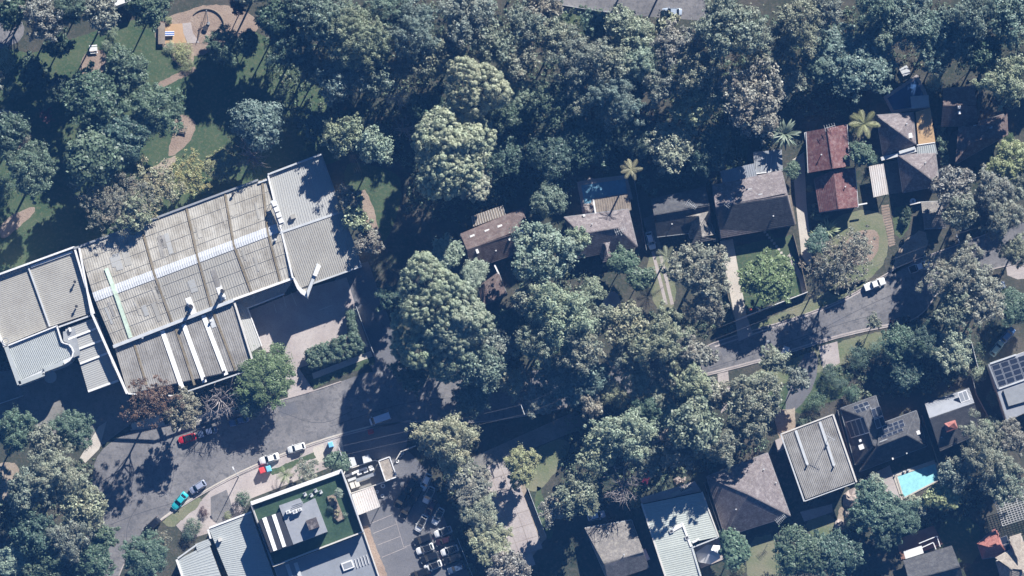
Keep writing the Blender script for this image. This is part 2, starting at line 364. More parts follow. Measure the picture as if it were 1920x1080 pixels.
patch('footpath', [(185, 800), (200, 790), (186, 842), (160, 868), (150, 858)], 'concrete', 3)
patch('driveway', [(245, 795), (300, 775), (310, 798), (248, 806)], 'concrete', 3)
patch('footpath', [(330, 800), (390, 772), (440, 762), (440, 770), (392, 782), (335, 808)], 'concrete', 3.4)
patch('bare_patch', [(-40, 880), (30, 860), (40, 900), (0, 960), (-40, 960)], 'soil', 1, 2)
patch('road', [(-40, 10), (40, 35), (48, 60), (30, 85), (-40, 100)], 'asphalt', 2, 1)
patch('road', [(960, -60), (1330, -60), (1330, 40), (1150, 26), (1060, 12), (980, -10)], 'asphalt', 2)
patch('footpath', [(1045, 10), (1150, 24), (1150, 37), (1050, 22)], 'concrete_p', 3)
# park paths and beds
patch('mulch_bed', [(160, 95), (200, 92), (200, 130), (175, 145), (145, 135)], 'mulch', 2, 2)
patch('path', [(365, 122), (370, 133), (330, 152), (297, 168), (293, 158), (325, 140)], 'mulch', 2.4, 1)
patch('mulch_bed', [(330, 210), (365, 222), (368, 245), (345, 280), (310, 300), (325, 250)], 'mulch', 2, 2)
patch('mulch_bed', [(290, 40), (350, 20), (400, 5), (470, 20), (490, 60), (440, 75), (372, 110), (330, 95), (292, 85)], 'mulch', 1.5, 2)
patch('mulch_bed', [(40, 210), (60, 235), (55, 268), (20, 290), (-20, 280), (-20, 200)], 'mulch', 2, 2)
patch('mulch_bed', [(330, 90), (372, 105), (345, 130), (318, 108)], 'mulch', 2.2, 2)
patch('path', [(0, 415), (60, 385), (70, 395), (20, 440), (0, 450)], 'mulch', 2, 2)
patch('soil_strip', [(300, 300), (340, 290), (300, 340), (240, 380), (230, 370)], 'soil', 2, 1)
# front yards, drives
patch('driveway', [(1350, 452), (1374, 448), (1400, 592), (1378, 600)], 'concrete', 3)
patch('driveway', [(1378, 600), (1400, 592), (1412, 628), (1385, 640)], 'concrete_p', 3.4)
patch('driveway', [(1485, 300), (1508, 285), (1512, 380), (1522, 480), (1520, 505), (1503, 480), (1492, 380)], 'concrete', 3)
patch('driveway', [(1205, 410), (1228, 400), (1240, 470), (1225, 480)], 'yard', 2)
for a in (0, 13): patch('wheel_track', [(1221 + a, 472), (1227 + a, 471), (1252 + a * .9, 570), (1246 + a * .9, 572)], 'concrete_p', 3)
patch('gravel_forecourt', [(1140, 545), (1160, 548), (1170, 590), (1150, 625), (1122, 605), (1126, 575)], 'concrete_p', 2, 2)
patch('garden_bed', [(1610, 430), (1645, 430), (1650, 455), (1640, 490), (1590, 500), (1570, 470)], 'mulch', 2, 2)
patch('driveway', [(1690, 455), (1735, 425), (1742, 470), (1700, 500), (1665, 520)], 'soil', 2, 1)
patch('driveway', [(1535, 650), (1570, 640), (1575, 680), (1545, 700)], 'concrete_p', 2)
patch('driveway', [(1345, 700), (1365, 695), (1372, 760), (1352, 775)], 'concrete_p', 3)
patch('front_lawn', [(1440, 735), (1560, 690), (1600, 700), (1580, 745), (1500, 775), (1470, 775)], 'lawn', .9)
patch('driveway', [(1500, 668), (1535, 655), (1530, 720), (1495, 770), (1465, 775)], 'asphalt2', 1.2, 1)  # darker asphalt puts dappled tree shade into the drive's colour
patch('driveway', [(1450, 770), (1490, 765), (1495, 830), (1462, 830)], 'soil', 1.4)
patch('bare_patch', [(1225, 790), (1260, 790), (1258, 815), (1240, 830), (1215, 830)], 'soil', 1, 2)
patch('bare_patch', [(1210, 830), (1235, 830), (1225, 880), (1205, 880)], 'soil', 1.2, 2)
patch('driveway', [(1885, 490), (1960, 475), (1960, 520), (1890, 525)], 'concrete_p', 1.5, 1)
patch('car_park', [(880, 860), (1080, 770), (1100, 800), (1000, 840), (965, 865), (897, 880)], 'yard', 1.8)
patch('forecourt', [(330, 985), (380, 935), (400, 915), (480, 876), (600, 830), (640, 815), (660, 860), (470, 935), (440, 985), (390, 1000), (352, 1012)], 'concrete_p', 1.2)
patch('driveway', [(395, 932), (425, 918), (440, 965), (410, 985), (395, 970)], 'asphalt', 1.8)
patch('driveway', [(586, 840), (606, 832), (612, 862), (592, 872)], 'concrete', 2)
patch('forecourt', [(640, 815), (770, 790), (760, 850), (700, 862), (650, 880)], 'asphalt2', 1.8)
patch('car_yard', [(655, 885), (760, 840), (800, 880), (840, 990), (890, 1100), (700, 1100)], 'asphalt2', 2)  # shade over the yard's left part is put into darker asphalt
patch('path', [(676, 990), (690, 985), (730, 1090), (712, 1090)], 'mulch', 3)
patch('patio', [(1624, 895), (1668, 872), (1690, 935), (1640, 925)], 'concrete_p', 1)
patch('patio', [(1500, 960), (1560, 945), (1562, 960), (1508, 978)], 'concrete_p', 1.4)
patch('courtyard_paving', [(1656, 306), (1690, 298), (1695, 360), (1666, 365)], 'yard', 1)
patch('mulch_bed', [(1566, 960), (1600, 930), (1612, 950), (1575, 1010)], 'soil', 1.2, 2)
# concrete slabs of the paved car park: each slab a piece
base = patch('paved_car_park', [(893, 879), (962, 860), (1026, 1008), (985, 1060), (958, 1060)], 'soil', 2)
def slab_grid(parent, o, u, v, nu, nv, poly, mat, z0, z1, name='slab', gap=.06):
    P = [(p[0], p[1]) for p in poly]
    def inside(x, y):
        r = False
        for i in range(len(P)):
            (x1, y1), (x2, y2) = P[i], P[i - 1]
            if (y1 > y) != (y2 > y) and x < (x2 - x1) * (y - y1) / (y2 - y1) + x1: r = not r
        return r
    for i in range(nu):
        for j in range(nv):
            c = (o[0] + u[0] * (i + .5) + v[0] * (j + .5), o[1] + u[1] * (i + .5) + v[1] * (j + .5))
            if not inside(*c): continue
            q = [(o[0] + u[0] * a + v[0] * b, o[1] + u[1] * a + v[1] * b) for a, b in ((i, j), (i + 1, j), (i + 1, j + 1), (i, j + 1))]
            P3 = GP(q); cc = centroid(P3); P3 = [Vector((p.x, p.y, 0)) + (cc - Vector((p.x, p.y, 0))).normalized() * gap for p in P3]
            MB().prism(P3, z0, z1 + random.uniform(0, .015)).build(name, M[mat], parent)
slab_grid(base, (893, 880), (21.5, -6.5), (8.6, 24), 3, 8, [(890, 876), (966, 856), (1030, 1010), (985, 1066), (950, 1066)], 'concrete_p', -.1, .05)
# stepping stones and sleeper steps
g = patch('garden_path', [(1432, 432), (1440, 430), (1478, 478), (1476, 486)], 'lawn', 2)
for i in range(9):
    x, y = 1434 + i * 4.4, 434 + i * 5.6 + .25 * (i - 4) ** 2 * .3
    MB().prism(GP([(x - 2.6, y - 1.6), (x + 2, y - 2.6), (x + 2.8, y + 1.6), (x - 1.8, y + 2.6)]), 0, .06).build('stepping_stone', M['concrete'], g)
g = patch('stepped_path', [(1652, 386), (1666, 382), (1679, 458), (1667, 462)], 'mulch', 2)
for i in range(15):
    x, y = 1653.5 + i * .93, 389 + i * 4.9
    a, b = G(x, y), G(x + 12.5, y - 3)
    MB().bar(Vector((a.x, a.y, .1)), Vector((b.x, b.y, .1)), .2, .16).build('sleeper', M['timber'], g)
g = patch('garden_walk', [(1476, 480), (1482, 474), (1506, 520), (1512, 548), (1504, 550), (1498, 524)], 'concrete_p', 2.2)
# parking bay lines
park = patch('car_bay', [(690, 985), (752, 960), (790, 1090), (716, 1100)], 'asphalt2', 2.4)  # dark asphalt carries the yard's shade over these bays too
for a, b in (((694, 982), (735, 965)), ((700, 1000), (745, 982)), ((708, 1022), (752, 1005)), ((716, 1045), (762, 1026)), ((742, 975), (757, 1026)), ((757, 1026), (790, 1014))):
    p, q = G(*a), G(*b); MB().bar(Vector((p.x, p.y, .034)), Vector((q.x, q.y, .034)), .1, .01).build('bay_line', M['concrete_p'], park)
crt = patch('parking_area', [(500, 572), (560, 548), (640, 560), (650, 600), (520, 640)], 'concrete_p', 2.9)
for a, b in (((530, 552), (537, 577)), ((546, 549), (556, 573)), ((514, 570), (518, 586)), ((597, 582), (624, 572))):
    p, q = G(*a), G(*b); MB().bar(Vector((p.x, p.y, .042)), Vector((q.x, q.y, .042)), .12, .01).build('bay_line', M['offwhite'], crt)

# ---------------------------------------------------------------- buildings
def roof_solid(th, faces, mat, t=.16, name='roof', label=None):
    m = MB()
    for f in faces:
        m.slab([Vector((p[0], p[1], p[2] - .03)) for p in f], t)
        if mat.startswith('tile'): m.courses(f)
    return m.build(name, M[mat], th, uv=True, label=label)
def walls(th, eave, ze, faces, mat, ins=.45, z0=0):
    m = MB(); m.prism(inset(eave, ins), z0 - .3, ze - .2)
    c = centroid(eave)
    for f in faces or []:
        q = [Vector((p.x, p.y, 0)) + (c - Vector((p.x, p.y, 0))) * .035 for p in f]
        m.solid([Vector((a.x, a.y, max(ze - .19, p.z - .25))) for a, p in zip(q, f)], [Vector((a.x, a.y, ze - .22)) for a in q])
    return m.build('wall', M[mat], th)
def area2(f): return abs(sum(f[i].x * f[(i + 1) % len(f)].y - f[(i + 1) % len(f)].x * f[i].y for i in range(len(f)))) / 2
def gable_faces(c, r, ze, zr):
    a, b, d, e = [G(p[0], p[1], ze) for p in c]; r0, r1 = [G(p[0], p[1], zr) for p in r]
    F = [[a, b, r1, r0], [d, e, r0, r1]] if (r0 - r1).length > .3 else [[a, b, r0], [d, e, r0]]
    for t in ([e, a, r0], [b, d, r1]):
        if area2(t) > 2.2: F.append(t)
    return F, [a, b, d, e], r0, r1
ROOFS = {}
def roof_z(th, px, py, z=4.5):              # height of the thing's roof at a point of the photograph
    best = None
    for _ in range(7):
        p = G(px, py, z); best = None
        for f in ROOFS[th]:
            r = False
            for i in range(len(f)):
                a, b = f[i], f[i - 1]
                if (a.y > p.y) != (b.y > p.y) and p.x < (b.x - a.x) * (p.y - a.y) / (b.y - a.y) + a.x: r = not r
            if r:
                n = (f[1] - f[0]).cross(f[2] - f[0]); zz = f[0].z - (n.x * (p.x - f[0].x) + n.y * (p.y - f[0].y)) / n.z
                best = zz if best is None else max(best, zz)
        if best is None: return z
        z = best
    return z
def house(name, label, cat, wings, roof='tile_brown', wall='brick', group=None, caps=True, zb=0):
    # wings: (corners, ridge, eave height, ridge height)
    wings = [(w[0], w[1], w[2], w[2] + (w[3] - w[2]) * 1.75) + tuple(w[4:]) for w in wings]
    ev = [G(p[0], p[1], w[2]) for w in wings for p in w[0]]
    th = thing(name, label, cat, centroid(ev) + Vector((0, 0, zb)), group=group)
    for w in wings:
        F, E, r0, r1 = gable_faces(*w[:4]); mat = w[4] if len(w) > 4 else roof
        walls(th, E, w[2], F, wall, z0=zb)
        ro = roof_solid(th, F, mat); ROOFS.setdefault(th, []).extend(F)
        if caps:
            m = MB(); lines = [(r0, r1)] if (r0 - r1).length > .3 else []
            if len(F) > 2: lines += [(E[0], r0), (E[3], r0)] if area2([E[3], E[0], r0]) > 2.2 else []
            if len(F) > 2: lines += [(E[1], r1), (E[2], r1)] if area2([E[1], E[2], r1]) > 2.2 else []
            for p, q in lines: m.bar(p + Vector((0, 0, .13)), q + Vector((0, 0, .13)), .26, .16)
            if lines: m.build('ridge_cap', M[mat], ro, uv=True)
            for i in range(4):
                g = MB()
                if len(F) == 2 and i in (1, 3): continue
                p, q = E[i], E[(i + 1) % 4]; o = ((p + q) / 2 - centroid(E)); o.z = 0; o = o.normalized() * .07
                g.bar(p + o - Vector((0, 0, .03)), q + o - Vector((0, 0, .03)), .13, .12)
                g.build('gutter', M['palegrey' if mat in ('tile_red', 'tile_grey', 'tile_cream') else 'grey'], ro)
    return th
def flat_roof(th, quad, z, mat, pitch=.5, h=.055, turn=False, wall='offwhite', par=0, pw=.35, pmat='white', z2=None, walls_on=True, ins=.0, name='roof', grow=0):
    # ribbed low roof on walls; quad = NW NE SE SW; z2 = height of the south edge; par = parapet height above z
    z2 = z if z2 is None else z2; hs = [z, z, z2, z2]
    P = [G(p[0], p[1], hh) for p, hh in zip(quad, hs)]
    if walls_on: MB().prism(inset(P, .06 + ins), -.3, min(z, z2) - .12).build('wall', M[wall], th)
    m = MB()
    if turn: m.ribs(P[0], P[3], P[2], P[1], pitch, h)
    else: m.ribs(P[0], P[1], P[2], P[3], pitch, h)
    r = m.build(name, M[mat], th, uv=True)
    if par:
        for i in range(4):
            a, b = P[i], P[(i + 1) % 4]; zt = max(z, z2) + par
            MB().bar(Vector((a.x, a.y, zt)), Vector((b.x, b.y, zt)), pw, par + .5).build('parapet', M[pmat], th)
    return r
def put_box(parent, px, py, z, sx, sy, h, rz, mat, name):
    p = G(px, py, z + h); return MB().box((p.x, p.y, z + h / 2), (sx, sy, h), rz).build(name, M[mat], parent)
AX = math.radians(20)                       # the industrial buildings and street run 20 degrees off the frame

# --- the big warehouse
wh = thing('warehouse', 'long warehouse with weathered ribbed roof, pale ridge skylight band and two black flues', 'warehouse', G(345, 510))
ZR, ZE = 9.0, 8.2
def lerp2(a, b, t): return (a[0] + (b[0] - a[0]) * t, a[1] + (b[1] - a[1]) * t)
nw, ne, sw, se = (148, 463), (500, 334), (214, 648), (550, 521)
bw, be = (176, 558), (521, 428)             # ridge band
MB().prism(inset(GP([nw, ne, se, sw], 8), .25), -.3, 8.0).build('wall', M['offwhite'], wh)
tt = [0, .328, .572, .778, .975, 1.0]
cuts_n = [lerp2(nw, ne, t) for t in tt]; cuts_b = [lerp2(bw, be, t) for t in (0, .33, .565, .76, .945, 1)]; cuts_s = [lerp2(sw, se, t) for t in (0, .325, .545, .768, .93, 1)]
for i in range(5):
    a, b, c, d, e, f = G(*cuts_n[i], ZE), G(*cuts_n[i + 1], ZE), G(*cuts_b[i], ZR), G(*cuts_b[i + 1], ZR), G(*cuts_s[i], ZE), G(*cuts_s[i + 1], ZE)
    MB().ribs(a, b, d, c, .55, .06).build('roof_bay', M['sheet_old'], wh, uv=True)
    MB().ribs(c, d, f, e, .55, .06).build('roof_bay', M['sheet_old' if i < 1 or i > 2 else 'sheet_tan'], wh, uv=True)
    up = Vector((0, 0, .13)); k = 1.05
    n1, n2 = c.lerp(a, .095), d.lerp(b, .095); s1, s2 = c.lerp(e, .085), d.lerp(f, .085)
    g0, g1 = .012 * (i > 0), .012
    m = MB()
    for p, q, r, s in ((n1, n2, d, c), (c, d, s2, s1)):
        m.ribs(*[v + up for v in (p.lerp(q, g0 * 2), q.lerp(p, g1 * 2), r.lerp(s, g1 * 2), s.lerp(r, g0 * 2))], .55, .06)
    m.build('skylight_sheet', M['skylight'], wh, uv=True)
    if i < 4:
        m = MB(); m.bar(b + up * 1.5, d + up * 1.5, .5, .1); m.bar(d + up * 1.5, f + up * 1.5, .5, .1)
        m.build('valley_gutter', M['rustline'], wh)
rs = random.Random(11)
for i in range(26):                         # sheets replaced or stained over the years
    A, B, za, zb = ((cuts_n, cuts_b, ZE, ZR), (cuts_b, cuts_s, ZR, ZE))[i % 2]
    t, a, ln = rs.uniform(.02, .95), rs.uniform(.12, .5), rs.uniform(.2, .42); P0, P1 = lerp2(A[0], A[5], t), lerp2(B[0], B[5], t); P2, P3 = lerp2(P0, P1, a), lerp2(P0, P1, a + ln)
    MB().bar(G(*P2, za + (zb - za) * a + .095), G(*P3, za + (zb - za) * (a + ln) + .095), rs.choice((.55, 1.1, 1.65)), .03).build('roof_sheet', M[rs.choice(('sheet_tan', 'sheet_old', 'sheet_mid', 'sheet_pale'))], wh, uv=True)
m = MB(); m.bar(G(199, 503, 8.95), G(217, 551, 9.25), .95, .06); m.bar(G(217, 551, 9.25), G(245, 633, 8.5), .95, .06); m.build('repair_sheet', M['mint'], wh)
for k in range(1, 4):                       # purlin lap lines across the sheets
    for (A, B, za, zb, t) in ((cuts_n, cuts_b, ZE, ZR, k / 4), (cuts_b, cuts_s, ZR, ZE, k / 4)):
        z = za + (zb - za) * t + .115
        a, b = lerp2(A[0], B[0], t), lerp2(A[5], B[5], t); MB().bar(G(*a, z), G(*b, z), .09, .03).build('lap_joint', M['sheet_tan'], wh)
def par(a, b, z, w, h, mat='white', th=wh, name='parapet'):
    p, q = G(*a, z), G(*b, z); return MB().bar(p, q, w, h).build(name, M[mat], th)
par((138, 466), (484, 337), 8.65, .45, .8, 'grey'); par((212, 650), (437, 563), 8.7, .75, .9, 'palegrey'); par((437, 562), (551, 521), 8.5, .5, .7)
# east block, gable with a ridge
e1, e2, er0, er1, e3, e4 = (503, 328), (601, 291), (523, 437), (643, 396), (677, 499), (561, 541)
P = GP([e1, e2, e3, e4], 8); MB().prism(inset(P, .3), -.3, 7.6).build('wall', M['offwhite'], wh)
MB().ribs(G(*e1, 8), G(*e2, 8), G(*er1, 8.9), G(*er0, 8.9), .5, .06).build('roof_bay', M['sheet_pale'], wh, uv=True)
MB().ribs(G(*er0, 8.9), G(*er1, 8.9), G(*e3, 8), G(*e4, 8), .5, .06).build('roof_bay', M['sheet_tan'], wh, uv=True)  # lower slope's turn from the sun put into a darker sheet
par(er0, er1, 9.05, .5, .12, 'palegrey', name='ridge_cap')
par((484, 343), (503, 336), 8.7, .35, 1.0, 'palegrey'); par((503, 337), (503, 326), 8.7, .35, 1, 'palegrey'); par((502, 327), (602, 289), 8.8, .4, 1.2, 'palegrey'); par((602, 289), (678, 499), 8.7, .3, 1.2, 'grey'); par((678, 499), (580, 534), 8.15, .35, .8, 'palegrey')
par((503, 330), (549, 521), 9.0, .4, .7, 'white', name='flashing')
m = MB(); P = GP([(548, 519), (553, 532), (557, 541), (564, 550), (577, 558.5), (575, 548), (562, 538), (552, 520)], 8.4); m.prism(P, 2, 8.45); m.build('entry_fin', M['white'], wh)
m = MB(); m.prism(GP([(577, 558.5), (588, 529), (600, 497), (594, 493), (583, 526), (575, 546)], 9.1), 7.6, 9.1); m.build('entry_fin', M['palegrey'], wh)
MB().slab(GP([(561, 538), (579, 532), (575, 549)], 7.6), .2).build('entry_canopy', M['sheet_tan'], wh, uv=True)
# south annex
a1, a2, a3, a4 = (215, 652), (437, 566), (477, 686), (240, 738)
Z = 7.3; MB().prism(inset(GP([a1, a2, a3, a4], Z), .3), -.3, Z - .2).build('wall', M['offwhite'], wh)
MB().ribs(G(*a1, Z + .3), G(*a2, Z + .3), G(*a3, Z), G(*a4, Z), .5, .06).build('roof_bay', M['sheet_mid'], wh, uv=True)
for a, b in (((304, 620), (345, 737)), ((344, 608), (384, 717)), ((381, 591), (424, 703))):
    p, q = G(*a, Z + .48), G(*b, Z + .22); MB().bar(p, q, 1.05, .08).build('skylight_strip', M['skylight_w'], wh)
for a, b in (((252, 645), (275, 722)), ((329, 614), (365, 722)), ((400, 585), (442, 695))):
    p, q = G(*a, Z + .44), G(*b, Z + .18); MB().bar(p, q, .55, .06).build('valley_gutter', M['rustline'], wh)
par((438, 562), (478, 690), 8.0, .45, .9, 'offwhite'); par((172, 588), (238, 738), 8.6, .5, 1.6, 'white'); par((238, 738), (325, 742), 7.6, .3, .5, 'white'); par((325, 743), (478, 690), 7.6, .3, .5, 'palegrey')
par((148, 462), (172, 590), 8.6, .45, 1.4, 'white')
# canopies round the forecourt
MB().ribs(G(440, 566, 4.4), G(549, 526, 4.4), G(533, 551, 4), G(464, 577, 4), .6, .05).build('canopy', M['sheet_tan'], wh, uv=True)
MB().ribs(G(440, 566, 4.4), G(464, 577, 4), G(490, 648, 4), G(472, 660, 4.4), .6, .05).build('canopy', M['sheet_pale'], wh, uv=True)
par((463, 578), (533, 551), 4.15, .3, .3, 'white', name='canopy_edge'); par((464, 577), (491, 649), 4.15, .25, .3, 'white', name='canopy_edge')
# flues, vents, cooling plant on the warehouse roof
for x, y, h, base in ((416, 545, 3.6, (412, 544)), (357.5, 574, 3.6, (357, 572))):
    p = G(x, y, 8.3 + h)
    put_box(wh, base[0] + 1, base[1] + 2, 8.45, 1.4, 4.2, .1, AX, 'white', 'flashing')
    MB().cyl((p.x, p.y), .42, 8.3, 8.3 + h, 14).build('flue', M['dark'], wh)
for x, y in ((418, 556), (354, 570)):
    p = G(x, y, 9.3); m = MB().cyl((p.x, p.y), .55, 8.4, 9.0, 14); m.cyl((p.x, p.y), .62, 9.0, 9.5, 14, .15); m.build('roof_vent', M['palegrey'], wh)
for x, y, z, mt in ((395, 602, 7.6, 'white'), (267, 633, 7.6, 'white'), (384, 709, 7.4, 'dark'), (420, 697, 7.4, 'dark'), (342, 730, 7.4, 'dark'), (516, 450, 8.6, 'palegrey'), (437, 363, 8.5, 'dark'), (140, 528, 8.0, 'dark'), (143, 574, 8.0, 'dark')):
    p = G(x, y, z + .8); m = MB().cyl((p.x, p.y), .2, z - .2, z + .6, 10); m.cyl((p.x, p.y), .36, z + .6, z + 1.0, 10, .2); m.build('roof_vent', M[mt], wh)
put_box(wh, 398, 604, 7.5, 1.1, 2.6, .12, AX, 'palegrey', 'flashing')
rk = put_box(wh, 520, 398, 10.4, 1.4, 6.0, .12, AX, 'palegrey', 'plant_deck')
for sy in (-1, 1):
    for sx in (-1, 1):
        p = G(520, 398, 9.5) + Matrix.Rotation(AX, 3, 'Z') @ Vector((sx * .6, sy * 2.8, 0)); MB().cyl((p.x, p.y), .06, 8.6, 10.4, 6).build('post', M['grey'], rk)
for k in range(4): put_box(rk, 514.5 + k * 4.0, 382 + k * 10.6, 10.52, 1.05, 1.05, .9, AX, 'white', 'cooling_unit')
put_box(wh, 549, 406, 8.7, 1.1, 1.0, 1.1, AX, 'sheet_tan', 'roof_vent')
p = G(590, 517, 9.6); q = G(599, 497, 9.6); MB().bar(p, q, .9, .8).build('duct', M['white'], wh)

# --- west block with parapets
wb = thing('office_block', 'flat tan ribbed roof with white parapets at the left edge, joined to the warehouse', 'building', G(70, 560))
flat_roof(wb, [(-46, 532), (52, 497), (93, 613), (8, 648)], 7.2, 'sheet_tan', .45, turn=True, wall='offwhite')
flat_roof(wb, [(52, 497), (139, 466), (174, 586), (93, 613)], 7.35, 'sheet_tan', .45, turn=True, wall='offwhite')
par((52, 498), (93, 612), 7.75, .35, .4, 'palegrey', wb, 'ridge_cap'); par((-48, 531), (139, 463), 8.5, .4, 1.5, 'white', wb); par((139, 463), (176, 588), 8.5, .45, 1.5, 'white', wb); par((176, 589), (110, 613), 7.8, .35, 1, 'palegrey', wb); par((-46, 532), (8, 650), 8.3, .5, 1.5, 'white', wb); par((58, 500), (136, 472), 7.75, .5, .3, 'white', wb, 'flashing')
for x, y in ((10, 639), ): p = G(x, y, 9); MB().tube([(p.x + .7 * math.cos(a * .63), p.y + .7 * math.sin(a * .63), 8.6) for a in range(11)], .1, 6).build('roof_ring', M['grey'], wb)
# --- curved-front block
cb = thing('office_block', 'curved-ended blue-grey ribbed roof with pale parapet in front of the tan office roof', 'building', G(70, 670))
arc = [(7.5, 650), (107, 610), (116, 640), (122, 643), (130, 645), (136, 652), (139, 660), (137, 669), (131, 677), (120, 684), (83, 698), (80, 704), (33, 722)]
P = GP(arc, 8.6); MB().prism(P, -.3, 8.55).build('wall', M['palegrey'], cb)
ctr = centroid(P)
for i in range(len(P)):
    a, b = P[i], P[(i + 1) % len(P)]; wide = 1.0 if i in (9, 11, 12) else .3
    off = (ctr - (a + b) / 2); off.z = 0; off = off.normalized() * wide / 2
    MB().bar(Vector((a.x, a.y, 9.3)) + off, Vector((b.x, b.y, 9.3)) + off, wide, .8).build('parapet', M['sheet_blue' if wide > .5 else 'white'], cb)
MB().ribs(G(12, 655, 8.62), G(107, 616, 8.62), G(131, 668, 8.62), G(38, 712, 8.62), .42, .08).build('roof', M['sheet_blue'], cb, uv=True)
p = G(94, 706, 4); MB().cyl((p.x, p.y), 1.5, 3.4, 3.7, 20).build('round_canopy', M['sheet_blue'], cb)
# --- white stepped roof between
sb = thing('loading_annex', 'white stepped ribbed roof between the curved block and the warehouse', 'building', G(175, 670))
steps = [((122, 617), (180, 594), (187, 613), (128, 636), 7.0), ((128, 636), (187, 613), (196, 636), (140, 657), 6.8), ((140, 657), (196, 636), (204, 661), (150, 682), 6.6), ((150, 682), (204, 661), (222, 713), (165, 734), 6.4)]
for a, b, c, d, z in steps:
    flat_roof(sb, [a, b, c, d], z, 'sheet_pale', .45, turn=True, wall='palegrey')
    par(d, c, z + .2, .45, .25, 'white', sb, 'flashing')
MB().slab(GP([(118, 622), (140, 615), (151, 665), (134, 672), (139, 658), (130, 644), (119, 640)], 7.15), .2).build('roof_patch', M['grey'], sb)
put_box(sb, 131, 618, 7.2, .5, 1.0, .6, AX, 'white', 'roof_vent')

# --- commercial building with the rooftop lawn
gb = thing('commercial_building', 'flat-roofed building with bright green rooftop lawn and grey plant room', 'building', G(575, 970))
ZG = 7.4; q4 = [(469, 941), (640, 880), (681, 997), (512, 1061.5)]
MB().prism(GP(q4, ZG), -.3, ZG - .02).build('wall', M['offwhite'], gb)
MB().prism(inset(GP(q4, ZG), .3), ZG - .01, ZG + .05).build('roof_lawn', M['turf'], gb)
par((470.5, 944), (641, 883), 8.5, .9, 1.3, 'white', gb); par((640, 881), (681, 997), 9.3, .3, 2.2, 'palegrey', gb); par((681, 997), (512, 1062), 8.3, .28, 1.2, 'offwhite', gb); par((470, 945), (512, 1062), 8.4, .22, 1.3, 'grey', gb)
zp = ZG + 3.8
pr = MB().prism(GP([(523, 948), (562, 934), (568, 945), (590, 934), (613.5, 997), (550, 1021)], zp), ZG, zp).build('plant_room', M['deck_grey'], gb)
lr = MB().prism(GP([(484.5, 975), (525, 960), (550, 1021.3), (507, 1036)], zp), ZG, zp - .1).build('plant_room', M['dark'], gb)
for a, b, c, d in (((491.5, 972), (499, 969), (519.6, 1031), (513, 1033.5)), ((509.5, 966), (516.5, 963.5), (536.5, 1024), (530, 1026.5))): MB().prism(GP([a, b, c, d], zp), zp - .1, zp + .08).build('skylight_strip', M['skylight_w'], lr)
put_box(pr, 586, 982, zp, 2.5, 2.4, 1.9, AX, 'tile_plum', 'roof_hatch')
for x, y, s, h in ((540, 960, .95, 1.1), (553, 959, 1.1, 1.2), (562, 955.5, .8, 1.2), (547, 962, .6, .5)):
    u = put_box(pr, x, y, zp, s, s * .8, h, AX, 'white', 'cooling_unit')
    p = G(x, y, zp + h); MB().cyl((p.x, p.y), s * .3, zp + h, zp + h + .04, 14).build('fan', M['grey'], u)
for k in range(3): par((545 + k * 1.5, 955 - k * 4), (568 + k * .5, 946 - k * 3), zp + .25, .08, .08, 'solar_f', pr, 'pipe')
# --- ribbed roof to its left and dark roof below
lb = thing('commercial_building', 'low building with pale ribbed steel roof at the bottom, left of rooftop lawn', 'building', G(430, 1040))
flat_roof(lb, [(392, 992), (470, 962), (525, 1110), (440, 1110)], 4.7, 'sheet_blue', .45, turn=True)
flat_roof(lb, [(333, 1049), (392, 1020), (425, 1110), (355, 1110)], 4.5, 'sheet_blue', .45, turn=True)
flat_roof(lb, [(366, 1020), (392, 1010), (396, 1022), (370, 1034)], 4.6, 'sheet_blue', .45, turn=True)
par((331, 1049), (352, 1110), 4.9, .5, .6, 'white', lb); par((392, 990), (471, 960), 4.95, .4, .6, 'white', lb); par((390, 993), (395, 1010), 4.95, .4, .6, 'white', lb); par((333, 1047), (368, 1022), 4.9, .35, .6, 'palegrey', lb)
put_box(lb, 412, 1012, 4.8, .8, .8, 1.0, AX, 'offwhite', 'cooling_unit')
db = thing('commercial_building', 'flat dark grey roof with square white-framed skylight at the bottom edge', 'building', G(610, 1050))
MB().prism(GP([(514, 1064), (682, 1000), (722, 1115), (530, 1115)], 5.2), -.3, 5.2).build('wall', M['offwhite'], db)
MB().prism(inset(GP([(514, 1064), (682, 1000), (722, 1115), (530, 1115)], 5.2), .1), 5.19, 5.26).build('roof', M['sheet_grey'], db)
par((682, 998), (722, 1115), 5.8, .28, .8, 'offwhite', db)
sk = put_box(db, 652, 1060, 5.26, 2.7, 1.9, .5, AX, 'white', 'skylight')
put_box(sk, 652, 1060, 5.6, 2.1, 1.3, .2, AX, 'sheet_grey', 'pane')
for k in range(5): par((665 + k * 5.5, 1048 - k * 2), (670 + k * 5.5, 1065 - k * 2), 5.5, .12, .1, 'white', db, 'walkway_bar')
for k in range(2): par((538 + k * 16, 1058 - k * 3), (556 + k * 16, 1110), 5.5, .9, .1, 'palegrey', db, 'skylight_strip')
